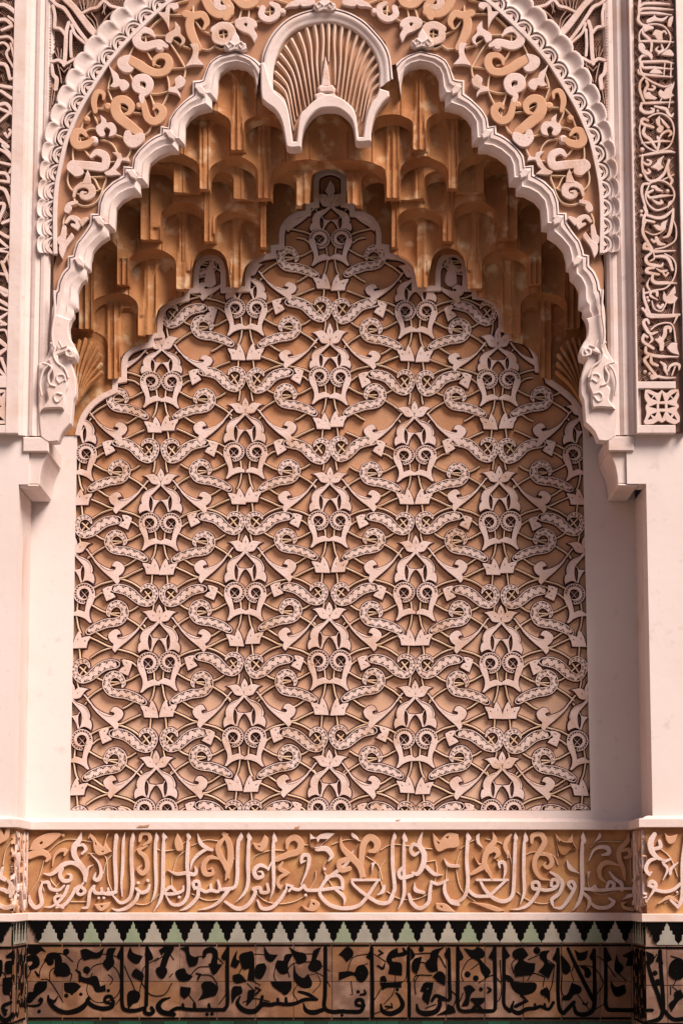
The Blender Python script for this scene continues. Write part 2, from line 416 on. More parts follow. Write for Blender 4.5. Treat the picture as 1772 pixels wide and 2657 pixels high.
panel = thing('stucco_relief', 'tall ochre stucco panel of cream interlaced scrolls and tulips at the back of the niche', 'carved panel', (P(855, BOT)[0], 0, P(855, BOT)[1]))
xl0, z0 = P(*PL1); xl1, zt = P(*PL0); xr0, _ = P(*PR1); xr1, _ = P(*PR0); ztop = P(855, 430)[1]
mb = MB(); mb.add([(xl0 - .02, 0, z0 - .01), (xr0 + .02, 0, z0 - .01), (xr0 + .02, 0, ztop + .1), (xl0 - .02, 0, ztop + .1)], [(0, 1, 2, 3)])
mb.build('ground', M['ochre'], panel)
UNITS = [(859, 538, 893, 1), (856.5, 893, 1254, 1), (855.5, 1254, 1606.7, 0), (854.9, 1606.7, 1989.3, 0), (854.8, 1989.3, 2372, 0),
    (423, 553, 908, 1), (421, 908, 1257.7, 1), (418.5, 1257.7, 1613, 0), (415, 1613, 1991.6, 0), (407, 1991.6, 2374, 0),
    (1289, 548, 902, 1), (1290.6, 902, 1252, 1), (1294, 1252, 1615, 0), (1299, 1615, 1994, 0), (1301.5, 1994, 2376, 0),
    (640, 717, 1074, 1), (637.5, 1074, 1432, 0), (637.6, 1432, 1805, 0), (634.4, 1805, 2187, 0),
    (1077, 722, 1083.5, 1), (1074.4, 1083.5, 1433, 0), (1077.6, 1433, 1809, 0), (1076.7, 1809, 2190, 0),
    (199, 1078, 1435, 0), (194, 1435, 1813, 0), (187, 1813, 2195, 0), (1512, 1078, 1435, 0), (1516, 1435, 1815, 0), (1524, 1815, 2197, 0)]
def edge_x(z, left):
    (xa, za), (xb, zb) = (P(*PL0), P(*PL1)) if left else (P(*PR0), P(*PR1))
    return xa + (xb - xa) * (z - za) / (zb - za)
def clip_copy(me, o, sx):
    """cuts what would run past the straight sides or the sill"""
    bm = bmesh.new(); bm.from_mesh(me)
    mw = Matrix.Translation(Vector(o['_loc'])) @ Matrix.Diagonal((sx, 1, o['_sz'], 1)); bm.transform(mw)
    for lft in (True, False):
        (xa, za), (xb, zb) = (P(*PL0), P(*PL1)) if lft else (P(*PR0), P(*PR1))
        d = Vector((xb - xa, 0, zb - za)).normalized(); nrm = Vector((d.z, 0, -d.x))
        if (nrm.x > 0) == lft: nrm = -nrm
        bmesh.ops.bisect_plane(bm, geom=bm.verts[:] + bm.edges[:] + bm.faces[:], plane_co=(xa, 0, za), plane_no=nrm, clear_outer=True)
    bmesh.ops.bisect_plane(bm, geom=bm.verts[:] + bm.edges[:] + bm.faces[:], plane_co=(0, 0, z0), plane_no=(0, 0, -1), clear_outer=True)
    n = len(bm.faces)
    bm.transform(mw.inverted()); m2 = me.copy(); bm.to_mesh(m2); bm.free()
    return m2 if n else None
rnd = random.Random(4)
for (ux, uy, uy2, up) in UNITS:
    ax, az = P(ux, uy); _, az2 = P(ux, uy2); sz = (az - az2) / (2400 * UX)
    for name, me, both in MOT[up if ux < 600 and not 600 < ux or up else (2 if round((ux - 855) / 219.0) % 2 else 0)]:
        for sx in ((1, -1) if both else (1,)):
            vs = [(ax + sx * v.co.x, az + sz * v.co.z) for v in me.vertices]
            ins = [v for v in vs[::7] if inside(v, poly_full)]
            if not ins: continue
            zz = [v[1] for v in vs]; zm, zM = min(zz), max(zz)
            if name == 'stem' and az > P(0, 1000)[1] and not inside((ax + sx * .05, az), poly_full) and len(ins) < 3: continue
            need = zm < z0 or any(v[0] < edge_x(v[1], True) and v[1] < zt + .1 for v in vs) or any(v[0] > edge_x(v[1], False) and v[1] < zt + .02 for v in vs)
            o = bpy.data.objects.new(name, me)
            loc = (ax + rnd.uniform(-.0008, .0008), -rnd.uniform(0, .0012), az)
            if need:
                o['_loc'] = loc; o['_sz'] = sz; m2 = clip_copy(me, o, sx); del o['_loc']; del o['_sz']
                if m2 is None: bpy.data.objects.remove(o); continue
                o.data = m2
            if name == 'stem': o['kind'] = 'stuff'
            C.objects.link(o); o.location = loc; o.scale = (sx, 1, sz)
            if not need and name != 'stem': o.rotation_euler = (0, R(rnd.uniform(-.9, .9)), 0); o.scale = (sx * rnd.uniform(.985, 1.02), 1, sz * rnd.uniform(.985, 1.015))
            o.parent = panel; o.matrix_parent_inverse = Matrix.Translation(-Vector(panel.location))
# finial buds
mb = MB(); mb.line = 3.2 * MM; T = crop(586, 0, 2.6133, 0.0)
mb.poly(pairs('708 1228 688 1270 672 1305 690 1322 712 1328 740 1310 735 1270', T), HR)
mb.poly(pairs('670 1322 712 1338 752 1320 745 1385 712 1405 680 1388', T), HR - .002)
mb.build('finial_bud', M['relief'], panel)
for pts, T in (('255 490 238 535 230 580 240 605 262 608 282 590 275 540', crop(400, 400, 1.742, 0)), ('1342 478 1325 525 1312 575 1325 600 1345 602 1368 588 1362 535', crop(400, 400, 1.742, 0))):
    MB().poly(pairs(pts, T), HR).build('finial_bud', M['relief'], panel)
    mb = MB()
    q = pairs(pts, T)[4]; mb.rib([(q[0], q[1] + .004), (q[0] + .005, q[1] - .02), (q[0] - .01, q[1] - .045)], .0022, .02, prof='ridge'); mb.build('stem', M['stem'], panel)
# white band along the outline, arches of the finials
BW = 15 * MM
def inset_line(line, d):
    o = []
    for i in range(len(line)):
        a = line[max(i - 1, 0)]; b = line[i]; c = line[min(i + 1, len(line) - 1)]
        u = Vector((b[0] - a[0], b[1] - a[1])); v = Vector((c[0] - b[0], c[1] - b[1]))
        if u.length < 1e-9: u = v
        if v.length < 1e-9: v = u
        u.normalize(); v.normalize(); nn = Vector((u.y + v.y, -u.x - v.x))
        if nn.length < 1e-6: nn = Vector((u.y, -u.x))
        nn.normalize(); k = max(.6, nn.dot(Vector((u.y, -u.x)))); o.append((b[0] + nn.x * d / k, b[1] + nn.y * d / k))
    return o
inn = inset_line(out_w, BW)
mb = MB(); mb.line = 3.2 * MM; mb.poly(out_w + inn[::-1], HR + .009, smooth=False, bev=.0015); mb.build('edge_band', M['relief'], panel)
for pts in ('755 250 755 130 768 105 795 95 822 105 835 130 835 250',):
    pass
# ================================================================ honeycomb (muqarnas) vault of the niche head
XM = (P(851, 300, -.40)[0] + P(856, 700, 0.0)[0]) / 2          # mirror axis of the niche
vault = thing('muqarnas_vault', 'golden ochre honeycomb vault of stepped little arches hanging above the carved panel', 'honeycomb vault', (XM, -.03, P(855, 1000)[1]))
# backing wall around the panel outline, flush with its white band
def outline_y(x):
    best = None
    for a, b in zip(OUTL, OUTL[1:]):
        if min(a[0], b[0]) <= x <= max(a[0], b[0]) and a[0] != b[0]:
            y = a[1] + (b[1] - a[1]) * (x - a[0]) / (b[0] - a[0]); best = y if best is None else min(best, y)
    return best if best is not None else 1400
mb = MB(0, 0); top = P(855, 330)[1]
L0 = [(out_w[0][0] - .25, out_w[0][1]), (out_w[0][0] - .25, top), (out_w[-1][0] + .25, top), (out_w[-1][0] + .25, out_w[-1][1])]
mb.poly(list(out_w) + L0[::-1], HR + .006, smooth=False, bev=0)
mb.build('backing_wall', M['muq'], vault)
# tiers: piers (x0,x1,bottom) and the arch opening to the left of each (apex, spring); photo px, left half; 'end' closes at the right
TIERS = [
 (-.365, [(600, 633, 387)], [(440, 281, 325), (742, 297, 325)], 60, [(566, 607, 186), (625, 663, 187)]),
 (-.312, [(519, 542, 488), (670, 702, 512)], [(340, 393, 440), (0, 405, 455), (1010, 411, 470)], 265, [(481, 517, 305), (545, 594, 318), (637, 672, 310), (700, 738, 310), (806, 896, 300)]),
 (-.258, [(452, 520, 497), (607, 687, 514), (770, 812, 531)], [(340, 424, 450), (0, 443, 470), (0, 446, 475), (0, 0, 0)], 380, [(476, 516, 408), (628, 682, 416)]),
 (-.204, [(366, 417, 620), (531, 558, 625), (677, 700, 640)], [(250, 503, 535), (0, 523, 560), (0, 539, 575), (0, 0, 0)], 400, [(394, 449, 428), (550, 604, 445), (711, 765, 448)]),
 (-.150, [(305, 332, 737), (458, 502, 748), (590, 625, 746)], [(180, 614, 650), (0, 645, 690), (0, 645, 690, 2), (0, 0, 0)], 480, [(304, 359, 512), (425, 466, 548), (484, 522, 548), (573, 603, 560), (626, 675, 568)]),
 (-.098, [(206, 238, 852), (359, 405, 869)], [(150, 742, 790), (0, 758, 800), (0, 0, 0)], 590, [(243, 303, 652), (338, 375, 668), (407, 455, 682)]),
 (-.058, [(281, 314, 982)], [(120, 850, 900), (0, 0, 0)], 735, [(186, 205, 742), (241, 278, 782), (308, 352, 800)]),
]
def bottom_curve(piers, ops):
    """list of (x, y, kind) along the lower edge; kind 0 pier underside, 1 arch"""
    pts = []
    x = ops[0][0]
    for i, (p0, p1, b) in enumerate(piers):
        ap, sp = ops[i][1], ops[i][2]; kd = ops[i][3] if len(ops[i]) > 3 else 1
        xl, xr = x, p0; c = (xl + xr) / 2; w = (xr - xl) / 2
        bl = piers[i - 1][2] if i else sp + 60
        if i: pts += [(xl, bl + (sp - bl) * k / 4, 1) for k in range(1, 4)]
        for k in range(0, 15):
            a = math.pi * (1 - k / 14)
            cc = math.cos(a); ss = math.sin(a) ** .85 if math.sin(a) > 0 else 0
            pts.append((c + w * cc, sp - (sp - ap) * ss, kd))
        pts += [(p0, sp + (b - sp) * k / 4, 1) for k in range(1, 4)]
        n = max(4, int((p1 - p0) / 4)); pts += [(p0 + (p1 - p0) * k / n, b, 0) for k in range(n + 1)]
        x = p1
    e = ops[len(piers)]
    if e[1] == 0:                                                   # runs down to the panel band
        xe = 690 if piers[-1][1] < 720 else 862
        b = piers[-1][2]
        n = max(3, int((xe - x) / 5)); pts += [(x + (xe - x) * k / n, b, 0) for k in range(1, n + 1)]
    else:
        xe, ap, sp = e; b = piers[-1][2]; c = (x + xe) / 2; w = (xe - x) / 2
        pts += [(x, b + (sp - b) * k / 4, 1) for k in range(1, 4)]
        for k in range(0, 15):
            a = math.pi * (1 - k / 14); cc = math.cos(a); ss = max(0, math.sin(a)) ** (.85 if w < 100 else .45)
            xx = c + w * cc
            if xx > 864 and w > 100: break
            pts.append((xx, sp - (sp - ap) * ss, 1))
    # never below the edge of the panel
    out = []
    for (x, y, k) in pts:
        oy = min(outline_y(x - 7), outline_y(x), outline_y(x + 7)) - 4
        if oy < y: y = oy + 1; k = 2
        out.append((x, y, k))
    return out
def build_tiers():
    prev = None
    for t, (Y, piers, ops, ytop, niches) in enumerate(TIERS):
        Yn = TIERS[t + 1][0] if t + 1 < len(TIERS) else -.034
        cur = bottom_curve(piers, ops)
        # densify horizontally across piers/arches
        def prev_y(x):
            if prev is None: return ytop
            b = None
            for a, c in zip(prev, prev[1:]):
                if a[0] != c[0] and min(a[0], c[0]) <= x <= max(a[0], c[0]):
                    y = a[1] + (c[1] - a[1]) * (x - a[0]) / (c[0] - a[0]); b = y if b is None else min(b, y)
            return (b if b is not None else ytop) - 12
        if t == 0: po = [(564, 665, 176)]
        else:
            pp, oo_ = TIERS[t - 1][1], TIERS[t - 1][2]; po = []
            for i in range(len(pp)): po.append((oo_[0][0] if i == 0 else pp[i - 1][1], pp[i][0], oo_[i][1]))
            if oo_[len(pp)][1]: po.append((pp[-1][1], oo_[len(pp)][0], oo_[len(pp)][1]))
        def sm(v): v = max(0, min(1, v)); return v * v * (3 - 2 * v)
        def relief(x, y):
            d = web(x, y)
            v = min(max(d, relief0(x, y)), (Yn - Y) * .85)
            for (a, b, tp) in niches:                              # engraved line round each little arch
                c = (a + b) / 2; w = (b - a) / 2 + 5; r = w * 1.1; zs = tp + 4 + r
                rho = abs(x - c) / w if y > zs else math.hypot((x - c) / w, (zs - y) / r)
                if abs(rho - 1) < 2.2 / w and y < tp + 130: v += .0045
            return v
        def web(x, y):
            for (a, b, ap) in po:
                if a < x < b and y > ap - 20:
                    c = (a + b) / 2; w = (b - a) / 2; u = (x - c) / w; yb = y - ap
                    g = 1 - sm((yb - 40) / 40)
                    pr = math.sqrt(max(0, 1 - u * u)) ** .6
                    t_ = 1
                    for (p0, p1, bb) in piers: t_ = min(t_, sm(max(p0 - x, x - p1, 0) / 13))
                    t_ = max(t_, 1 - sm((yb - 14) / 34))
                    return min(.004, w * MM * .4) * pr * g * t_
            return 0
        def relief0(x, y):
            d = 0
            for (a, b, tp) in niches:
                c = (a + b) / 2; w = (b - a) / 2; u = (x - c) / w
                if abs(u) >= 1: continue
                tp = tp - 2; r = w * 1.1; zs = tp + r; bot = tp + r + 45
                rho = abs(u) if y > zs else math.hypot(u, (zs - y) / r)
                if rho >= 1: continue
                g = 1 if y < bot else max(0, 1 - (y - bot) / 90)
                d = max(d, min(.036, w * MM * 1.1) * (1 - rho ** 2.2) ** .62 * (g * g * (3 - 2 * g)))
            for (p0, p1, b) in piers:
                if p0 - 3 <= x <= p1 + 3 and not d:
                    u = (x - p0) / (p1 - p0); d += .011 * abs(math.sin(u * 2 * math.pi)) ** .7
            return d
        # split the curve at pier middles into cells
        cuts = [(p0 + p1) / 2 for p0, p1, b in piers]
        cells = []; seg = [cur[0]]
        for a, b in zip(cur, cur[1:]):
            seg.append(b)
            for c in cuts:
                if a[0] < c <= b[0] and b[2] != 1:
                    cells.append(seg); seg = [b]; break
        cells.append(seg)
        for seg in cells:
            if len(seg) < 2 or seg[-1][0] - seg[0][0] < 3: continue
            for mir in (0, 1):
                mb = MB(0, 0); NR = 40; cols = []
                # extra columns where the edge jumps in x
                S2 = []
                for a, b in zip(seg, seg[1:]):
                    n = max(1, int(abs(b[0] - a[0]) / 3.2))
                    S2 += [(a[0] + (b[0] - a[0]) * k / n, a[1] + (b[1] - a[1]) * k / n, a[2]) for k in range(n)]
                S2.append(seg[-1])
                c0 = sum(q[0] for q in seg) / len(seg); vs = []; fs = []
                xa, xb = seg[0][0], seg[-1][0]
                for (x, y, k) in S2:
                    yt = min(prev_y(x), y - 6)
                    for r in range(NR + 1):
                        yy = y + (yt - y) * r / NR
                        d = relief(x, yy)
                        X, Z = P(x, yy, Y); vs.append((X, Y + d, Z))
                m = NR + 1
                for i in range(len(S2) - 1):
                    if abs(S2[i][0] - S2[i + 1][0]) < .01: continue
                    for r in range(NR): fs.append((i * m + r, (i + 1) * m + r, (i + 1) * m + r + 1, i * m + r + 1))
                # soffit going back to the next tier
                NS = 5; b0 = len(vs)
                for i, (x, y, k) in enumerate(S2):
                    X, Z = P(x, y, Y); dd_ = relief(x, y)
                    arch = 1 if k == 1 else 0
                    drop = (19 if arch else 2) * MM if k != 2 else 0
                    # arch legs keep their height
                    for r in range(NS + 1):
                        s_ = r / NS; yy = Y + dd_ + (Yn + .006 - Y - dd_) * s_ ** .9
                        zz = Z - drop * s_ ** 1.8 * arch
                        lean = 5 * MM * s_ * s_ * (1 if x < c0 else -1) * arch * min(1, abs(x - c0) / 15)
                        if k == 2:
                            q_ = P(x, y, yy if r < NS else yy); vs.append((q_[0], yy, q_[1]))
                        else: vs.append((X + lean, yy, zz))
                m = NS + 1
                for i in range(len(S2) - 1):
                    for r in range(NS): fs.append((b0 + i * m + r + 1, b0 + (i + 1) * m + r + 1, b0 + (i + 1) * m + r, b0 + i * m + r))
                vs = [(min(x, XM), y, z) for x, y, z in vs]
                if mir: vs = [(2 * XM - x, y, z) for x, y, z in vs]; fs = [f[::-1] for f in fs]
                mb.add(vs, fs)
                o = mb.build('vault_cell', M['muq'], vault)
                me = o.data; me.shade_smooth()
                try: me.set_sharp_from_angle(angle=R(42))
                except Exception: pass
        prev = cur
build_tiers()
# ribbed fans in the two lower corners of the vault
def fan(mir):
    mb = MB(-.06, 0); T = crop(160, 640, 4.612, -.08); o = T(180, 1900)
    tips = pairs('150 1190 215 1140 285 1120 350 1160 420 1225 462 1310 470 1415 478 1515', T)
    for i, t in enumerate(tips):
        mid = (o[0] * .45 + t[0] * .55 - .012, o[1] * .45 + t[1] * .55 + .004)
        mb.rib([o, mid, t], [.003, .0075, .010], .034, prof='ridge', round_ends=True)
    if mir: mb.v = [(2 * XM - x, y, z) for x, y, z in mb.v]; mb.f = [f[::-1] for f in mb.f]
    mb.build('ribbed_fan', M['muq'], vault)
fan(0); fan(1)
# ================================================================ white lobed arch at the front of the niche
YF = -.40                                                          # ground of the carved spandrels
YW = -.42                                                          # plaster face of the front wall
arch = thing('lobed_arch', 'cream plaster arch of small stepped lobes framing the ochre vault, scrolled feet at both sides', 'lobed arch', (XM, YW, P(855, 1140, YW)[1]))
PAIRS = '''677 164 664 249/663 152 664 217/645 142 658 190/632 138 642 176/613 131 617 170/587 138 600 171/569 142 585 177/548 155 572 188/537 173 566 203/525 205 565 237/512 207 562 256/500 208 550 256/500 242 550 279/
490 250 540 280/478 260 513 287/455 283 493 302/440 306 481 322/436 329 479 372/426 327 472 372/417 325 463 372/416 344 463 390/400 352 440 390/383 364 413 402/360 386 390 421/346 406 385 440/342 432 383 476/330 430 374 477/320 429 365 478/320 453 365 501/
305 462 344 503/291 471 318 517/268 494 302 536/256 524 300 560/254 553 298 593/245 553 290 594/235 553 283 595/233 578 283 612/220 600 262 625/205 620 248 640/199 627 241 650/191 650 235 676/189 661 234 697/182 662 230 699/176 663 226 700/176 690 224 722/
165 702 212 732/159 711 205 745/151 730 201 756/147 751 202 784/142 753 202 798/141 770 192 803/140 785 192 818/136 800 184 830/134 822 179 849/134 850 182 875/137 875 195 898/141 900 201 917'''.replace('\n', '').split('/')
PAIRS = [nums(q) for q in PAIRS if q.strip()]
PROF = [(-.02, -.002), (0, .021), (.10, .025), (.125, .020), (.15, .025), (.34, .026), (.46, .018), (.60, .015), (.68, .018), (.76, .013), (.90, .004), (1.0, -.004), (1.0, -.055)]
def mould(mir):
    vs, fs = [], []; prs = []
    for a, b in zip(PAIRS, PAIRS[1:]):
        L = math.hypot(b[2] - a[2], b[3] - a[3]) + math.hypot(b[0] - a[0], b[1] - a[1]); n = 2 if L > 22 else 1
        prs += [[a[i] + (b[i] - a[i]) * k / n for i in range(4)] for k in range(n)]
    prs.append(PAIRS[-1])
    for q in prs:
        o, i_ = P(q[0], q[1], YF - .03), P(q[2], q[3], YF - .01)
        for f, h in PROF: vs.append((o[0] + (i_[0] - o[0]) * f, YF - h, o[1] + (i_[1] - o[1]) * f))
    m = len(PROF)
    for i in range(len(prs) - 1):
        for r in range(m - 1): fs.append((i * m + r, i * m + r + 1, (i + 1) * m + r + 1, (i + 1) * m + r))
    if mir: vs = [(2 * XM - x, y, z) for x, y, z in vs]; fs = [f[::-1] for f in fs]
    mb = MB(0, 0); mb.add(vs, fs); o = mb.build('lobed_moulding', M['white'], arch); o.data.shade_smooth()
    try: o.data.set_sharp_from_angle(angle=R(35))
    except Exception: pass
mould(0); mould(1)
lw = []
for q in PAIRS:
    o, i_ = P(q[0], q[1], YF - .03), P(q[2], q[3], YF - .01); lw.append((o[0] + (i_[0] - o[0]) * .125, o[1] + (i_[1] - o[1]) * .125))
for mir in (0, 1):
    mb = MB(YF, 0); mb.rib([((2 * XM - x) if mir else x, z) for x, z in lw], 1.1 * MM, .0262, .015, n=2, corner=50); mb.build('painted_line', M['line'], arch)
def mirrored(mb, name, m, par, lab=None):
    """links the piece and its mirror image about the niche axis"""
    a = mb.build(name, m, par, label=lab)
    me = a.data.copy()
    me.transform(Matrix.Translation((2 * XM, 0, 0)) @ Matrix.Diagonal((-1, 1, 1, 1))); me.flip_normals()
    return a, link(name, me, par, lab)
# small blocks in the steps between the lobes
for (x, y) in ((519, 235), (440, 350), (342, 453), (256, 574), (205, 680)):
    mb = MB(YF, 0); T = lambda a, b: P(x + a, y + b, YF - .03)
    mb.poly([T(-13, -8), T(3, -14), T(16, 2), T(12, 14), T(-2, 8)], .036, .01, bev=.004, smooth=False)
    mirrored(mb, 'step_block', M['white'], arch)
# scrolled feet
T4 = lambda x, y: P(x / 2.613, 600 + y / 2.613, YF - .03)
mb = MB(YF, 0)
mb.poly(pairs('365 560 480 600 468 650 475 720 510 780 528 830 520 870 485 885 500 940 515 1000 518 1100 500 1150 494 1200 485 1305 468 1318 425 1365 398 1425 330 1428 280 1395 270 1300 262 1100 265 900 300 880 345 790 350 700', T4), .034, -.04, bev=.004, corner=40)
mirrored(mb, 'arch_foot', M['white'], arch)
mb = MB(YF, 0)
mb.poly(pairs('285 1215 300 1195 330 1150 320 1085 345 1050 365 1000 350 930 330 880 380 830 440 790 505 800 525 835 518 868 470 880 450 830 400 850 410 920 450 960 470 1050 450 1110 450 1170 440 1218 400 1208', T4), .056, .03, bev=.006, corner=50)
mirrored(mb, 'scrolled_leaf', M['white'], arch)
mb = MB(YF, 0)
for s_ in ('300 905 335 915 358 940 335 990 345 1045 380 1060', '440 1020 410 1040 392 1010 405 985 440 985 452 1020', '430 1135 405 1165 385 1160 375 1130 395 1108 425 1115', '485 860 460 850 455 825 475 810 492 825 485 840',
           '355 770 380 800 372 850 395 900 445 940 470 1000', '410 760 430 800 455 790', '330 925 300 960 280 1040 290 1120', '375 420 380 560 362 700 372 790'):
    mb.rib(pairs(s_, T4), 3.2 * MM, .062, .05, prof='ridge', round_ends=True)
mirrored(mb, 'scroll_line', M['white'], arch)
# ---------------------------------------------------------------- central shell
T2 = lambda x, y: P(586 + x / 2.6133, y / 2.6133, YF - .03)
shell = thing('shell_boss', 'fluted scallop shell with cream rim and pointed bud at the crown of the arch', 'shell boss', (XM, YF, P(855, 385, YF)[1]))
OUTR = pairs('240 430 250 350 290 260 340 190 420 120 520 75 620 52 685 48 760 55 850 85 940 140 1010 210 1072 285 1112 370 1132 530', T2)
INR = pairs('320 600 318 520 325 440 350 350 395 265 455 205 540 165 640 145 690 142 750 148 850 185 930 245 990 320 1025 400 1040 480 1035 590', T2)
oo = spl(OUTR, False, 4, 180)[0]; ii = spl(INR, False, 4, 180)[0]; n = min(len(oo), len(ii))
def resamp(p, n):
    acc = [0]
    for a, b in zip(p, p[1:]): acc.append(acc[-1] + math.hypot(b[0] - a[0], b[1] - a[1]))
    o = []; k = 0
    for i in range(n):
        s_ = acc[-1] * i / (n - 1)
        while k < len(acc) - 2 and acc[k + 1] < s_: k += 1
        f = (s_ - acc[k]) / max(1e-9, acc[k + 1] - acc[k]); o.append((p[k][0] + (p[k + 1][0] - p[k][0]) * f, p[k][1] + (p[k + 1][1] - p[k][1]) * f))
    return o
oo, ii = resamp(oo, 60), resamp(ii, 60); vs, fs = [], []
PR2 = [(-.03, 0), (0, .021), (.12, .025), (.15, .020), (.18, .025), (.42, .026), (.58, .018), (.72, .014), (.86, .016), (1, .006), (1.02, -.012)]
for a, b in zip(oo, ii):
    for f, h in PR2: vs.append((a[0] + (b[0] - a[0]) * f, YF - h, a[1] + (b[1] - a[1]) * f))
m = len(PR2)
for i in range(59):
    for r in range(m - 1): fs.append((i * m + r, (i + 1) * m + r, (i + 1) * m + r + 1, i * m + r + 1))
MB(YF, 0).rib([(a[0] + (b[0] - a[0]) * .15, a[1] + (b[1] - a[1]) * .15) for a, b in zip(oo, ii)], 1.1 * MM, .0262, .015, n=1, corner=180).build('painted_line', M['line'], shell)
mb = MB(0, 0); mb.add(vs, fs); o = mb.build('shell_rim', M['white'], shell); o.data.shade_smooth()
# lower bracket of the shell: two drooping legs and the arch between them
LEGL = pairs('240 600 265 660 330 700 375 770 395 850 410 990 440 1000 510 998', T2)
mb = MB(YF, 0)
mb.poly(pairs('236 430 240 640 265 690 335 745 380 830 410 990 440 1003 510 998 518 900 545 830 590 770 640 738 700 730 760 735 810 765 850 810 868 870 878 955 905 965 985 958 985 880 1010 780 1060 700 1108 655 1105 620 1040 600 1020 655 985 700 950 800 930 930 900 930 880 780 850 720 770 660 690 640 640 660 590 690 540 740 500 790 480 960 455 960 430 780 400 690 330 620 300 560 262 420', T2), .034, -.05, bev=.005, corner=48)
mb.build('drooping_bracket', M['white'], shell)
# fluted bowl of the shell: ribs spread from two feet
BY = YF + .03
mb = MB(BY, 0); mb.poly(pairs('300 620 310 430 395 255 540 155 690 130 850 175 990 310 1050 480 1045 640 960 900 900 930 860 740 690 650 540 740 480 960 440 960 400 720', T2), .012, -.002, bev=0)
mb.build('shell_ground', M['tan'], shell)
tipsL = pairs('322 605 322 535 330 470 345 405 365 350 398 295 440 245 490 205 545 172 600 153 650 145', T2)
footL = pairs('450 930 458 870 468 810 485 775 510 745 540 715 565 700 588 690 610 660 635 610 650 560', T2)
midL = pairs('405 700 415 645 427 600 445 560 468 525 492 490 522 460 552 435 583 422 615 412 652 400', T2)
for i in range(len(tipsL)):
    mb = MB(BY, 0)
    a, b, c = tipsL[i], midL[i], footL[i]
    mb.rib([a, ((a[0] + b[0]) / 2 + .005, (a[1] + b[1]) / 2 + .007), b, c], [.0100, .0078, .0062, .0032], .038, prof='round', n=6)
    mirrored(mb, 'shell_rib', M['shellr'], shell)
c_ = [P(0, 0, YF)[0]]; zz_ = [T2(690, 145)[1], T2(690, 300)[1], T2(690, 400)[1]]
mb = MB(BY, 0); mb.rib([(XM, z) for z in zz_], [.0100, .007, .003], .038, prof='round'); mb.build('shell_rib', M['shellr'], shell)
mb = MB(BY, 0)
mb.poly(pairs('674 372 664 430 652 520 645 580 708 580 700 500 688 430', T2), .050, bev=.004)
mb.poly(pairs('620 595 640 572 680 580 720 570 745 600 735 630 690 622 640 628', T2), .056, bev=.006)
mb.poly(pairs('600 640 640 625 680 635 735 630 750 655 740 690 700 710 660 690 610 680', T2), .060, bev=.006)
mb.build('pointed_bud', M['relief'], shell)
for cx_, cy_ in ((65, 290), (1330, 270), (670, 20)):
    mb = MB(YF, 0); T = lambda x, y: T2(cx_ + x, cy_ + y)
    mb.poly([T(0, -75), T(-25, -35), T(-35, -5), T(-70, 10), T(-78, 45), T(-40, 60), T(0, 50), T(40, 60), T(78, 45), T(70, 10), T(35, -5), T(25, -35)], .040, bev=.003)
    for sx in (-1, 1): mb.rib([T(sx * 12, 20), T(sx * 40, 0), T(sx * 60, 22), T(sx * 42, 45), T(sx * 30, 28)], 3.2 * MM, .047, .03, prof='ridge', round_ends=True)
    mb.build('crest_leaf', M['white'], shell if cx_ == 670 else arch)
# ---------------------------------------------------------------- spandrel ground, ring, lace and scalloped archivolt
RING = [(560, -70), (500, -36), (448, 0), (405, 36), (360, 79), (321, 119), (283, 165), (258, 203), (237, 237), (216, 272), (199, 306), (186, 337), (174, 367), (164, 406), (157, 440), (151, 471), (147, 505), (145, 543), (144.5, 574), (145, 623), (146, 661)]
ringw = [P(x, y, YF - .02) for x, y in RING]
archivolt = thing('scalloped_archivolt', 'cream scalloped round band with pierced trefoil lace around the arabesque arch', 'archivolt', (XM, YF, P(146, 661, YF)[1]))
mb = MB(YF, 0); mb.rib(ringw, 5.2 * MM, .036, n=5, corner=180); mirrored(mb, 'flat_ring', M['white'], archivolt)
rs = resamp(spl(ringw, False, 6, 180)[0], 400)
acc = [0]
for a, b in zip(rs, rs[1:]): acc.append(acc[-1] + math.hypot(b[0] - a[0], b[1] - a[1]))
def on_ring(s_, off):
    k = min(range(len(acc)), key=lambda i: abs(acc[i] - s_)); k = max(1, min(len(rs) - 2, k))
    d = Vector((rs[k + 1][0] - rs[k - 1][0], rs[k + 1][1] - rs[k - 1][1])).normalized()
    return (rs[k][0] + d.y * off, rs[k][1] - d.x * off)      # positive = outwards (left/up)
NL = 19; pitch = acc[-1] / NL
def sg(s_, off): return on_ring(s_, -off)
chk = sg(acc[-1] * .5, .1); base_ = rs[200]
SGN = 1 if chk[0] < base_[0] else -1
def og(s_, off): return on_ring(s_, -off * SGN)
mbg = MB(YF, 0); strip_o = [og(acc[-1] * i / 60, 44 * MM) for i in range(61)]; strip_i = [og(acc[-1] * i / 60, 0) for i in range(61)]
mbg.poly(strip_i + strip_o[::-1], .004, smooth=False, bev=0); mirrored(mbg, 'lace_ground', M['deep'], archivolt)
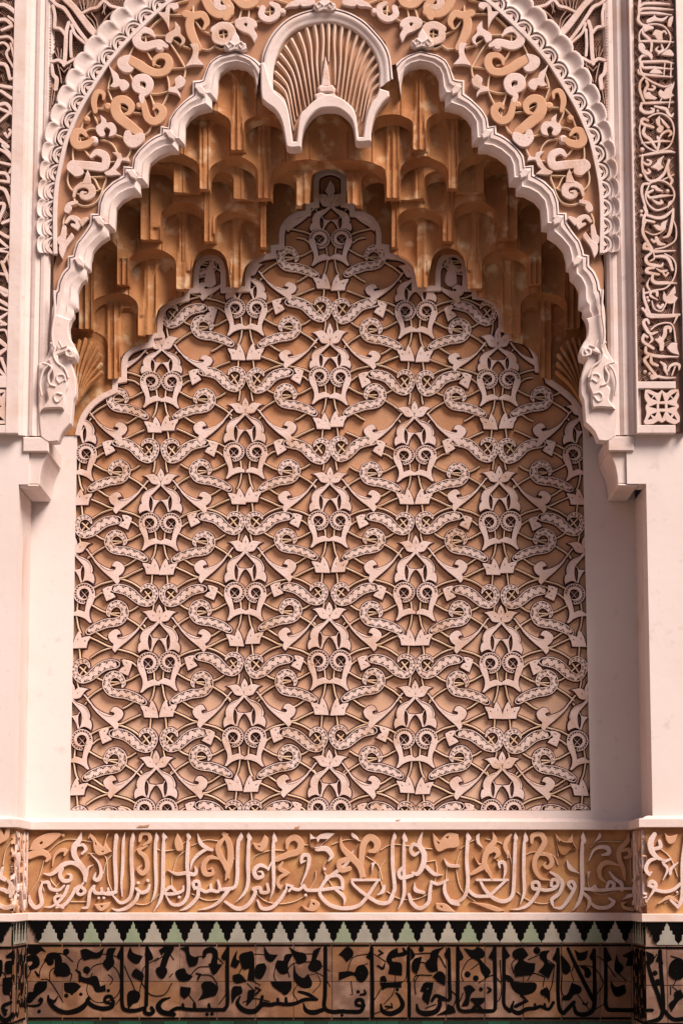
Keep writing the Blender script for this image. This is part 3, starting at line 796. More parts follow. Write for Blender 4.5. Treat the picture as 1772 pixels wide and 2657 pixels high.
for i in range(NL):
    s0 = (i + .5) * pitch; r = pitch * .46; wv = 34 * MM * (1 if i < 11 else .86)
    mb = MB(YF, 0)
    arc = [og(s0 + r * math.cos(a), wv * math.sin(a) * .80) for a in [math.pi * k / 8 for k in range(9)]]
    mb.rib(arc, 3.0 * MM, .030, n=2, corner=180)
    arc = [og(s0 + r * .80 * math.cos(a), wv * math.sin(a) * .60) for a in [math.pi * k / 8 for k in range(9)]]
    mb.rib(arc, 2.0 * MM, .024, n=2, corner=180)
    mirrored(mb, 'lace_arc', M['white'], archivolt)
    mb = MB(YF, 0); q = og(s0, wv * .30)
    mb.disc(*og(s0 - r * .36, wv * .17), 4.3 * MM, .026); mb.disc(*og(s0 + r * .36, wv * .17), 4.3 * MM, .026)
    mb.poly([og(s0 - 3 * MM, 2 * MM), og(s0 - 5 * MM, wv * .3), og(s0, wv * .52), og(s0 + 5 * MM, wv * .3), og(s0 + 3 * MM, 2 * MM)], .027, bev=.001)
    mirrored(mb, 'trefoil', M['relief'], archivolt)
# scalloped moulding: a loft whose inner and outer edges follow the scallops
def scal(s_, a, b, ph=0):
    u = (s_ / pitch) % 1.0
    return a + b * (4 * u * (1 - u)) ** .5
vs, fs = [], []; N = NL * 12
PR3 = [(0, .022), (.04, .034), (.10, .035), (.13, .030), (.25, .027), (.42, .029), (.60, .036), (.78, .046), (.90, .050), (.97, .047), (1.0, .03), (1.02, -.03)]
for i in range(N + 1):
    s_ = acc[-1] * i / N; a = scal(s_, 16, 13) * MM; b = scal(s_, 68 if s_ < acc[-1] * .45 else 68 - 32 * min(1, (s_ / acc[-1] - .45) / .35), 11) * MM
    for f, h in PR3:
        q = og(s_, a + (b - a) * f); vs.append((q[0], YF - h, q[1]))
m = len(PR3)
for i in range(N):
    for r in range(m - 1): fs.append((i * m + r, (i + 1) * m + r, (i + 1) * m + r + 1, i * m + r + 1) if SGN > 0 else (i * m + r, i * m + r + 1, (i + 1) * m + r + 1, (i + 1) * m + r))
mb = MB(0, 0); mb.add(vs, fs); a, b = mirrored(mb, 'scalloped_moulding', M['white'], archivolt); a.data.shade_smooth(); b.data.shade_smooth()
# carved ground between ring and lobes
spand = thing('arabesque_spandrel', 'warm ochre band of curling vines and buds between the lobed arch and the scalloped ring', 'carved spandrel', (XM, YF, P(855, 0, YF)[1]))
gl = [P(q[0] + 4, q[1] + 4, YF) for q in PAIRS]
gnd = ringw + [P(140, 700, YF), P(140, 780, YF)] + [p for p in gl[::-1] if p[1] > P(0, 790, YF)[1]] + [P(690, 170, YF), P(705, 110, YF), P(745, 65, YF), P(800, 38, YF), P(852, 32, YF), P(852, -80, YF)]
mb = MB(YF, 0); mb.poly(gnd, .0005, -.01, smooth=False, bev=0); mirrored(mb, 'ground', M['tang'], spand)
# ================================================================ plaster walls
def structure(o, label=None): o['kind'] = 'structure'; return o
SOFF = .018                                                        # dado below the ledge stands proud of the plaster
xl = P(76, 1700, -HR)[0]; xr = P(1654, 1700, -HR)[0]               # inner corners of the recess
mb = MB(0, 0); zb = P(855, 2128, -HR)[1]
def edge_pt(px, py): return P(px, py, -HR)
lw = [(xl, zb), (xl, P(0, 1050, -HR)[1]), P(197, 1050, -HR), P(*PL0, -HR), P(*PL1, -HR), P(*PR1, -HR), P(PR0[0], PR0[1], -HR), P(1512, 1080, -HR), (xr, P(0, 1080, -HR)[1]), (xr, zb)]
if area([(a, b) for a, b in lw]) < 0: lw.reverse()
mb.poly(lw, HR + .001, -.02, smooth=False, bev=0)
recess = structure(mb.build('wall', M['wallp']))
# jambs: full-depth side walls
zt_ = P(855, -60, YW)[1]
mb = MB(0, 0); mb.box(xl - .12, xl, YW + .151, .05, zb - .001, P(0, 1258, YW)[1]); mb.box(xr, xr + .12, YW + .151, .05, zb - .001, P(0, 1258, YW)[1])
o = mb.build('wall', M['white']); structure(o)
# front wall left and right of the niche
for s_, xe, xa in ((-1, xl, P(76, 1200, YW)[0]), (1, xr, P(1625, 1200, YW)[0])):
    far = xe + s_ * 3.2; mb = MB(0, 0); a, b = sorted((xe, far)); z1 = P(0, 1257, YW)[1]
    mb.box(a, b, YW, YW + .15, zb - .001, z1)
    a, b = sorted((xa, far)); mb.box(a, b, YW, YW + .15, z1 + .0001, zt_ + 1.2)
    structure(mb.build('wall', M['wallp']))
# wall body above the niche, behind the carved front
mb = MB(0, 0); x0_, x1_ = P(76, 1200, YW)[0], P(1625, 1200, YW)[0]
mb.box(x0_ - .001, x1_ + .001, YF + .02, YF + .15, P(0, 20, YF)[1], zt_ + 1.2); mb.box(-3.6, 3.6, .06, .3, 0, zt_ + 1.2)
mb.box(x0_ - .3, x1_ + .3, YF + .13, .06, zt_ + .1, zt_ + .3)
structure(mb.build('wall', M['wallp']))
for s_ in (0, 1):
    mb = MB(YF, 0)
    q = [P(76, 1134, YF), P(76, -60, YF), P(330, -60, YF), P(250, 150, YF), P(180, 300, YF), P(135, 480, YF), P(128, 700, YF), P(110, 1134, YF)]
    if s_: q = [(2 * XM - x, z) for x, z in q]
    if area(q) < 0: q.reverse()
    mb.poly(q, -.001, -.15, smooth=False, bev=0); structure(mb.build('wall', M['wallp']))
# vertical mouldings beside the arch
def vmould(mir):
    vs, fs = [], []
    pr = [(46, .0), (47, .040), (55, .042), (66, .040), (72, .030), (77, .022), (82, .030), (90, .034), (97, .026), (101, .020), (104, .026), (112, .028), (120, .024), (127, .006)]
    for (y, dx) in ((1134, 0), (700, 0), (-60, 0)):
        for x, h in pr:
            X = P(x + (0 if y > 0 else 0), 1000, YF)[0]; vs.append((X, YF - h, P(x, y, YF)[1]))
    m = len(pr)
    for r in range(2):
        for i in range(m - 1): fs.append((r * m + i, r * m + i + 1, (r + 1) * m + i + 1, (r + 1) * m + i))
    fs.append(tuple(range(m)))
    mb = MB(0, 0); mb.add(vs, fs); return mb
fr = thing('moulded_surround', 'tall grooved cream plaster mouldings running up both sides of the niche head', 'wall moulding', (XM, YW, P(855, 1134, YW)[1]))
a, b = mirrored(vmould(0), 'vertical_moulding', M['white'], fr)
# stepped corbels under the arch feet
for mir in (0, 1):
    cb = thing('stepped_corbel', ('white plaster stepped corbel at the left jamb below the arch foot', 'white plaster stepped corbel at the shaded right jamb below the arch foot')[mir], 'corbel', ((2 * XM - P(76, 1200, YW)[0]) if mir else P(76, 1200, YW)[0], YW, P(0, 1257, YW)[1]), 'corbels under the arch')
    def ext(pts, y0, y1, name):
        q = [P(x, y, y0) for x, y in pts]
        if mir: q = [(2 * XM - x, z) for x, z in q]
        if area(q) < 0: q.reverse()
        m = MB(0, 0); m.poly(q, -y0, -y1, smooth=False, bev=.004); m.build(name, M['white'], cb)
    ext([(60, 1134), (127, 1134), (127, 1172), (60, 1172)], YW - .012, -.03, 'upper_block')
    cv = spl([(103, 1257), (105, 1235), (112, 1205), (127, 1173)], False, 4, 180)[0]
    ext([(60, 1173)] + [(60, 1257)] + cv, YW + .014, -.03, 'coved_block')
    ext([(60, 1257.5), (52, 1257.5), (52, 1263), (99, 1263), (103, 1257.5)], YW + .004, -.03, 'lower_edge')
# ================================================================ traced ornament: one line per piece; v vine, r ribbon "half widths | points", p leaf outline, d dot
def trace(data, T, sc, Y, par, mats, H, mir=False, names=None, vw=None, base=0.0, bev=.0016, fat=1.0):
    """H: heights for v, r, p"""
    names = names or {'v': 'vine', 'r': 'curling_stem', 'p': 'leaf', 'd': 'knob'}
    out = []
    for line in data.strip().split('\n'):
        line = line.strip()
        if not line: continue
        k, m, rest = line.split(' ', 2)
        mb = MB(Y); px = MM / sc; mb.grow = (fat - 1) * 12 * px
        if k == 'v': mb.rib(pairs(rest, T), (vw or 6.0) * px, H[0], base, prof='ridge')
        elif k == 'r':
            w, q = rest.split('|'); mb.rib(pairs(q, T), [a * px * fat for a in nums(w)], H[1], base, prof='flat', round_ends=True, corner=100)
        elif k == 'p': 
            q = rest.split('|'); mb.poly(pairs(q[0], T), H[2], base, bev=bev, corner=82, holes=[pairs(h, T) for h in q[1:]])
        elif k == 'd':
            x, y, r = nums(rest); c = T(x, y); mb.disc(c[0], c[1], r * px * fat, H[2], base)
        if mir: out += mirrored(mb, names[k], M[mats[m]], par)
        else: out.append(mb.build(names[k], M[mats[m]], par))
    return out
TA = crop(0, 0, 2.6133, YF - .02)
AR1 = '''v y 1120 100 1060 150 1010 200 960 240
v y 1150 98 1250 100
v y 1030 240 1130 240
v y 915 300 880 370 870 390
v y 995 340 1020 390 1060 440 1090 450
v y 1160 300 1200 360 1240 430 1258 470 1250 525
v y 1160 465 1250 458
v y 1130 500 1145 560 1145 620 1110 700 1090 730
v y 1010 635 1080 635 1150 615
v y 1020 640 1040 700 1060 790
v y 880 500 910 560
v y 765 495 742 560 735 605
v y 735 605 790 590 830 580
v y 735 610 760 680
v y 650 735 730 735
v y 632 725 640 780 668 845
v y 625 745 580 800 548 880
v y 580 890 620 872 672 872
v y 775 910 845 932
v y 895 760 965 768
v y 1035 835 1010 890 980 915
v y 892 1000 880 1040 852 1085
v y 680 945 740 960 780 1000 800 1055
v y 570 1005 600 1050 640 1075
v y 725 1098 800 1095
v y 500 990 495 1050 500 1110
v y 470 1155 460 1220 475 1270 510 1305
v y 715 1145 722 1210 700 1270 680 1330 640 1380 570 1395 505 1370
v y 600 1195 640 1210 670 1270 685 1285
v y 610 1200 725 1195
v y 555 1155 605 1190
v y 515 1305 565 1332
v y 630 1305 680 1285
v y 500 1310 505 1350 520 1385 455 1405
v y 450 1455 432 1500 435 1568
v y 1365 330 1420 335 1465 305
v y 1310 40 1310 105
v y 1180 25 1280 0
v y 1325 140 1370 200 1445 240
v y 1150 245 1220 300 1300 330
v y 990 215 990 310
v y 955 255 1040 235
v y 1515 190 1520 280
v y 1480 240 1560 225
v y 1040 690 1075 790
v y 1460 310 1500 330 1530 325
v y 540 905 550 965
v y 515 940 575 930
v y 950 560 985 605
v y 820 720 870 745
r w 8 18 23 26 28 28 26 24 14|1050 250 1015 218 965 212 928 252 938 300 985 322 1040 308 1085 300 1130 318
d w 1085 325 30
p w 1130 245 1160 222 1188 202 1190 155 1222 195 1225 235 1255 270 1250 300 1222 322 1236 285 1215 255 1182 258 1168 285 1158 302 1128 285
p w 1068 88 1120 92 1130 60 1150 35 1200 30 1212 58 1180 78 1165 60 1152 75 1148 205 1125 150
p w 1292 308 1340 308 1348 360 1342 400 1382 448 1310 446 1262 458 1300 400 1312 350
p w 892 380 850 385 805 410 803 455 840 492 885 497 910 472 872 440 878 410
r w 22 25 25 25 24 22 18 16|985 630 928 600 932 545 985 535 1018 570 1005 620 965 655 968 690
p w 740 445 762 478 800 510 815 545 850 550 878 580 862 612 830 622 812 592 785 600 752 592 772 560 762 510
p w 1225 668 1200 640 1145 628 1150 605 1192 590 1188 545 1225 518 1258 550 1245 590 1202 612 1222 642
p w 685 788 720 818 725 840 765 840 792 880 780 920 742 932 752 888 727 868 706 888 716 920 690 932 660 902 658 865 690 838
p w 858 893 885 898 905 925 960 908 982 920 977 960 930 1002 880 1002 843 960 845 920|868 935 872 955 876 945|935 965 945 945 938 950
r w 12 20 24 25 27 28 26 22 16|625 1065 660 1038 712 1060 722 1105 700 1138 640 1133 560 1125 510 1120 490 1130
p w 497 1093 532 1100 527 1135 567 1158 562 1190 520 1202 488 1180 458 1150 465 1115|490 1125 500 1118 495 1130
p w 768 1040 820 1048 832 1080 870 1073 882 1102 830 1096 812 1130 785 1160 822 1190 740 1196 712 1180 760 1150 792 1100 798 1070
r w 8 13 19 22 22 19 15 11 5|505 1335 520 1285 570 1258 618 1275 628 1315 598 1342 562 1338 560 1312 590 1310
p w 598 1160 615 1200 622 1248 590 1252 562 1250 582 1205
p w 525 1368 470 1380 445 1410 443 1440 468 1452 490 1420 482 1400 532 1386
r w 10 14 18 16 10|455 1510 485 1480 530 1500 535 1550 495 1530
p w 540 1500 590 1480 608 1487 560 1540
r t 28 30 28 26 25 25 22 18 14 8|885 410 945 445 1000 480 1060 500 1120 490 1150 440 1135 395 1090 385 1052 408 1045 445
r t 24 25 23 18 10|1262 100 1315 115 1372 105 1405 155 1385 200
r t 24 27 28 24 20|1300 115 1287 170 1300 235 1330 300 1350 330
r t 30 28 28 26|1395 -10 1425 60 1480 102 1560 90
r w 22 24 20 14|1480 -5 1470 35 1500 60 1550 50
r t 8 15 22 26 28 32 34 32 26|840 782 882 768 892 720 850 683 800 690 785 740 808 795 865 845 945 905
d t 735 727 24
r t 16 20 24 26 26 24 18 8|975 690 985 745 1005 805 1050 830 1095 800 1105 750 1065 722 1045 745
d t 948 720 22
r t 8 12 16 19 18 14|705 675 705 640 668 628 645 665 640 710 650 760
r t 10 18 24 26 27 24 18|590 925 560 895 520 905 505 955 530 990 585 985 625 960
d w 640 955 26
d t 592 812 20
r w 22 25 26 25 18|1455 205 1510 180 1565 200 1570 260 1530 290
r w 20 24 22|1462 215 1465 270 1510 292'''
mt = {'y': 'stem2', 'w': 'relief', 't': 'tan', 'o': 'orange', 'k': 'glaze'}
HA = (.022, .032, .034)
trace(AR1, TA, 2.6133, YF, spand, mt, HA, mir=True, vw=7.2, fat=1.16)
TB = crop(586, 0, 2.6133, YF - .02)
AR2 = '''v y 110 60 95 110 80 145
v y 160 60 152 130
v y 195 150 260 125
v y 350 90 410 55
v y 190 30 250 62
v y -10 165 60 150
v y 300 35 300 120
v y 250 80 345 75
v y -20 -10 100 20
v y 330 -10 420 20
r w 18 20 20 20 20 14|250 60 242 110 292 138 345 108 350 55 310 30
p w 95 130 150 125 200 150 212 185 190 202 212 250 195 292 165 242 110 217 70 190 65 150|120 172 135 160 152 170 140 195
r t 30 28 26 22|75 -10 120 35 180 30 210 -10
p w 400 62 430 30 480 8 540 -10 495 45 440 52
d w 385 82 20
p w 560 -10 600 10 590 40 520 50 500 20
r t 20 26 24|-10 0 30 60 5 120'''
trace(AR2, TB, 2.6133, YF, spand, mt, HA, mir=True, vw=7.2, fat=1.16)
TC = crop(0, 600, 2.6133, YF - .02)
trace('''r w 14 18 18 12 5|440 -20 432 40 420 90 405 60 420 30
p w 490 18 505 45 472 92 452 122 428 190 408 150 410 100 442 80
v y 460 20 400 45''', TC, 2.6133, YF, spand, mt, HA, mir=True, vw=7.2, fat=1.16)

# ---------------------------------------------------------------- old carved corners above the archivolt
corner = thing('carved_corner', 'old brown stucco lozenge net with scale carved fields above the scalloped band', 'carved corner', (XM, YF, P(130, 340, YF)[1]))
cg = [P(126, 345, YF), P(126, -60, YF)] + [og(acc[-1] * i / 40, 72 * MM) for i in range(0, 27)]
if area(cg) < 0: cg.reverse()
mb = MB(YF, 0); mb.poly(cg, .003, -.01, smooth=False, bev=0); mirrored(mb, 'corner_ground', M['deep'], corner)
TD = crop(120, 0, 3.2, YF - .03)
mb = MB(YF); rnd = random.Random(5)
poly_c = cg
T0 = P(126, 340, YF); T1 = P(420, -30, YF); step = 7.2 * MM
z = T0[1]; row = 0
while z < T1[1]:
    x = T0[0] + .003 + (row % 2) * step / 2
    while x < T1[0]:
        if inside((x, z), poly_c) and math.sin(x * 31 + z * 17) + math.sin(z * 29 - x * 11) > -.5:
            r = step * .47; h = .016 + rnd.uniform(0, .003)
            mb.add([(x - r, YF, z + r * .6), (x + r, YF, z + r * .6), (x, YF, z - r), (x, YF - h, z - r * .2)], [(0, 3, 1), (0, 2, 3), (2, 1, 3)])
        x += step
    z += step * .92; row += 1
a, b = mirrored(mb, 'scale_carving', M['dark'], corner); a['kind'] = 'stuff'; b['kind'] = 'stuff'
mb = MB(YF)
for i in range(52):
    y = -40 + i * 7.4
    if y > 330: break
    q = lambda a, b: P(a, b, YF - .02); mb.poly([q(128, y), q(134, y), q(134, y + 5), q(128, y + 5)], .026, smooth=False, bev=.001)
a, b = mirrored(mb, 'dentil_edge', M['dark'], corner); a['kind'] = 'stuff'; b['kind'] = 'stuff'
CN = '''r n 26 26 28 30 28|150 -20 230 60 300 150 370 240 430 300
r n 14 15 16 15 15 14|40 -10 90 40 150 70 200 140 270 250 340 340
r n 16 16 17 17 16|190 190 170 260 165 350 160 450 150 540
r n 13 13 12|60 50 75 130 70 220
r n 12 14 12|70 230 120 240 160 290
r n 13 12 12 10|215 210 240 280 290 330 345 375
r n 12 12 12|210 260 205 380 210 470
r n 13 16 14 12|60 510 110 500 160 530 240 490
r n 12 16 18 18|50 540 60 620 90 660 80 740
r n 12 14 14 14 14 12|300 110 370 75 430 60 480 10 540 50 620 70
r b 5 5 4|340 130 390 180 420 250
r b 5 5 4|380 110 420 170 430 240
r b 5 5 4|560 95 500 150 450 240
r b 5 5 4|580 85 540 160 470 240
r b 4 4|280 10 300 80
r b 4 4|310 0 320 80
r b 4 4|350 0 340 70
r b 4 4|390 0 370 60
r b 4 4|420 0 400 50
r b 5 5 4|100 540 120 620 130 690
r b 5 5 4|210 540 180 620 150 690
r b 4 4 4|120 560 150 600 190 560
r b 4 4|70 420 100 480
r b 4 4|95 400 110 480
r b 4 4|130 410 125 480
r b 4 4 3|490 10 480 70 490 120
r b 4 4|510 20 470 110
r b 5 4 3|60 700 50 800 40 900
r b 5 4 3|80 690 70 790 55 870'''
trace(CN, TD, 3.2, YF, corner, {'n': 'relief', 'b': 'dark'}, (.03, .034, .03), mir=True, names={'v': 'vine', 'r': 'net_rib', 'p': 'leaf', 'd': 'knob'})

# ---------------------------------------------------------------- vertical inscription strips
YS = YW - .016
def fbox(mb, x0, y0, x1, y1, h, Y):
    a = P(x0, y0, Y - h); b = P(x1, y1, Y - h); mb.poly([a, (b[0], a[1]), b, (a[0], b[1])], h, -.03, smooth=False, bev=.002)
R1 = '''r w 14 14 14|130 -10 120 80 120 165
r w 5 15 15 14|505 52 330 40 185 45 130 80
r w 5 15 15 14|545 120 330 105 180 105 130 130
r w 5 15 15|525 188 330 162 150 165
r w 14 15 14 10|122 170 108 240 150 300 230 320
p w 218 290 215 255 262 225 290 215 310 188 335 220 390 235 430 225 482 198 440 252 400 266 330 260 270 272
p w 542 203 490 240 478 320 510 337 530 280
r w 8 8 8 8 8 8 8 8|235 305 340 300 430 330 490 400 512 490 480 580 420 640 360 670
r w 8 8 8 8|200 330 142 380 120 450 130 520
r w 14 14 16 14 12|180 335 168 410 230 470 275 530 268 640
p w 170 352 240 323 296 340 290 366 240 372 190 400
p w 288 436 320 380 372 385 402 405 388 460 376 500 350 500 320 450
r w 12 12 12 8|398 485 396 420 432 388 462 420
r w 10 14 16 5|125 515 250 510 400 516 548 525
r w 10 14 14 12 6|400 560 415 618 370 645 332 618 355 585
p w 118 545 160 543 192 590 190 620 230 640 282 690 275 748 240 702 190 682 140 642 113 590|165 590 180 600 175 615
p w 398 682 460 630 510 628 542 672 535 697
r w 12 14 14 12|230 690 165 692 128 740 140 782
r w 12 15 15 4|150 770 300 765 450 766 548 790
r w 12 14 16 5|155 790 175 840 300 842 540 860
r w 12 13 14 14 5|140 790 137 860 170 920 300 938 530 958
r w 6 12 12|108 868 120 910 180 942
r w 7 7|520 780 512 960
r w 7 7|440 790 430 930
p w 250 907 290 870 320 858 350 872 380 880 412 916 330 918
r w 12 13 13 12|182 960 132 1030 132 1130 180 1262
r w 12 12 10 6|200 970 300 1030 440 1080 525 1050
p w 557 1018 530 1060 450 1110 430 1150 382 1120 360 1162 390 1212 440 1232 500 1220 552 1190 520 1160 545 1090
r w 14 15 16 14 10|210 1010 228 1060 192 1130 195 1195 250 1230
r w 12 14 14 10|235 1112 290 1118 315 1090 285 1068
p w 180 1182 240 1150 280 1190 342 1222 310 1242 250 1232 200 1232
r w 12 15 5|160 1285 300 1280 550 1272
r w 7 7|520 1140 490 1344
r w 7 7|420 1180 380 1270'''
R2 = '''r w 12 18 18 18 14 8|150 -10 142 60 200 105 280 98 305 68 270 52
r w 12 18 16 16 8|320 30 450 62 482 120 522 150 545 122
r w 8 8 8 8 8 8 8 8 8 8 8 8 8 8|230 170 300 130 390 116 470 150 530 220 555 320 540 430 500 520 420 570 330 590 200 520 142 420 126 300 150 210
r w 12 18 18 14|230 205 172 185 155 240 295 290
r w 14 18 18 18 12|190 290 172 350 200 400 260 442 332 552
p w 376 148 330 200 340 250 370 290 340 310 345 342 385 357 412 330 420 290 380 250
r w 6 16 14|390 178 430 230 485 292
r w 8 12 14 16 14 8|370 442 400 380 450 342 500 335 520 372 490 398
r w 8 12 12 6|155 485 300 472 400 460 525 468
r w 12 14 12|350 410 370 480 348 582
d w 160 562 24
d w 352 82 17
d w 140 888 22
d w 475 1080 20
d w 152 1330 17
r w 8 16 16 5|130 645 300 612 480 590 565 602
r w 12 13 13|160 640 158 750 172 850
r w 10 14 14 14 10|170 722 200 745 242 755 268 720 225 695
r w 14 15 14 10|185 830 215 862 255 845 235 815
p w 432 648 360 690 330 740 268 790 340 812 360 832 422 790 390 760 400 700
r w 10 14 16 16 16 14|180 865 240 950 330 952 420 880 460 800 492 700
r w 12 15 15 12|478 780 490 880 530 950 508 1010
r w 7 7|420 940 552 880
r w 9 9 9 9 9 9 9 9 9 9 9|260 980 350 950 450 970 530 1040 560 1130 530 1220 450 1290 330 1320 230 1240 200 1130 240 1020
r w 14 14 14 12|250 992 172 1002 152 1100 200 1280
r w 6 18 18 16|412 1085 350 1062 320 1035 285 1030
r w 12 14 14 16 4|290 1075 215 1110 258 1165 400 1145 550 1138
r w 6 16 18 10|285 1188 350 1232 408 1232 395 1200
p w 478 1302 485 1225 535 1200 500 1260'''
R3 = '''r w 18 18 16 12|190 -10 212 60 182 110 168 190
r w 14 16 16 8|230 90 350 122 450 100 548 10
r w 12 17 18 8|545 15 532 150 490 330 425 366
d w 150 38 19
d w 150 88 18
d w 225 1112 18
d w 238 1150 18
r w 14 12|200 150 308 172
r w 14 16 16 14|205 155 172 220 175 330 280 505
p w 298 215 350 213 385 238 400 190 472 148 452 200 442 262 390 284 338 262
r w 7 7 7 7|200 290 290 330 370 312 432 270
r w 7 8 8 8 8|550 160 582 260 568 400 450 480 325 512
r w 16 18 18 18 18 6|235 510 175 495 200 445 250 475 290 535 568 530
r w 12 14 13|278 392 312 420 338 378
r w 18 22 8|335 372 370 440 440 452
r w 12 17 17 18 14 8|275 555 205 620 230 690 310 712 392 722 415 690
r w 8 8 8|300 560 310 625 262 655
r w 12 18 18 14|325 602 430 602 492 645 535 768
r w 12 18 18 12|310 742 228 755 222 800 365 825
r w 14 18 18 18 6|290 835 282 890 330 930 450 932 585 935
r w 6 14 12|340 755 400 788 460 780
r w 13 14 13|425 812 452 848 478 812
r w 8 8 8 8 8 8 8 8|440 570 530 620 576 700 570 820 520 930 440 1000 330 1020 240 1040
r w 4 11 10|250 872 220 960 262 1035
p w 428 1038 460 1110 490 1070 562 975 570 1060 540 1080 598 1120 550 1182 470 1182 418 1130
r w 10 12 10|232 1052 180 1052 175 1005
r w 12 14 14|178 1060 190 1150 262 1344
r w 12 16 14|250 1042 335 1035 345 1085
r w 12 14 4|270 1042 262 1090 355 1145
r w 14 15 14|165 1250 190 1285 212 1252
r w 14 15 14|355 1215 385 1242 415 1205
r w 7 7 7 7|280 1160 310 1250 400 1280 470 1160
r w 7 7|560 1170 540 1330
r w 12 14 12|230 1322 400 1335 620 1328'''
R4 = '''r w 13 14 13 12 12 6|170 -10 205 42 320 46 450 42 508 30 470 120
r w 10 13 14 15 14 8|205 115 185 80 150 100 165 155 220 228 295 210
r w 16 18 18 16 10|345 292 372 235 380 170 428 165 432 205
r w 7 7 7 7 7|230 180 300 130 400 112 462 150 488 310
r w 10 14 14 12|190 262 150 238 145 310 252 382
r w 4 12 10|205 332 240 292 220 240
p w 270 290 300 280 320 252 342 290 362 330 352 402 320 402 315 340
p w 398 377 440 330 500 328 502 390 522 452 440 422
r w 12 14 14 5|172 375 182 432 300 465 515 470
r w 12 14 14 12|200 462 160 500 185 550 272 662
r w 12 14 12|228 480 235 535 295 562
r w 6 16 14 8|330 525 372 562 375 600 400 655
r w 8 14 14 12 8|525 602 525 560 480 548 430 572 408 622
d w 165 628 16
d w 215 650 16
r w 12 12 12 10 5|290 682 235 700 245 670 380 692 485 690
r w 7 7|480 580 450 662'''
L1 = '''r w 12 16 16 12 8|-10 40 60 50 155 130 140 195 80 150
r w 14 14 14 10|-10 180 60 182 118 235 20 275
r w 10 10 11 10 8|-10 342 100 345 152 480 138 545 102 400
r w 9 10 11 10 8|-10 402 40 392 85 440 62 500 128 620
r w 14 14 12|-10 580 60 602 92 720
r w 13 13|-10 782 112 802
r w 12 13|15 835 108 900
r w 10 11 11|100 722 143 745 130 1052
r w 14 14 13 10|-10 960 60 952 98 1020 -5 1120
r w 11 12|-5 992 112 1042
r w 13 13 13|50 1225 72 1258 95 1225
r w 10 12 12|90 1190 138 1240 130 1344
r w 13 14|-10 1272 75 1344'''
L2 = '''r w 10 12 12 10|-10 20 60 60 128 150 92 240
r w 9 10|25 -10 138 110
r w 10 11|-10 142 112 170
r w 13 13 12 10|-10 240 60 252 92 325 -10 312
r w 13 14 14 12|-10 372 60 420 118 640 28 702
r w 13 14 12|-10 520 42 540 -10 680
r w 6 7|100 360 130 445
r w 12 13 10|-10 782 88 832 120 762
r w 13 13 11|-10 852 82 930 -10 942
r w 11 12 11|-10 952 90 972 40 1062
r w 12 14|20 1060 88 1240
r w 10 11|-10 1162 100 1182
r w 14 16|-10 1290 100 1344
r w 6 7|70 1000 112 1200'''
L3 = '''r w 12 14 10|15 -10 60 22 105 -10
r w 12 13|-10 62 90 122
r w 13 14 13|-10 132 98 170 -10 240
r w 12 13 9|-10 252 68 295 15 292
r w 8 9 9|-10 340 60 352 96 500
r w 18 20 18|-10 432 75 500 -10 560
r w 12 12|15 600 75 760
r w 12 12|-10 700 50 762
r w 10 10|-10 770 80 770'''
ROS = '130 -32'
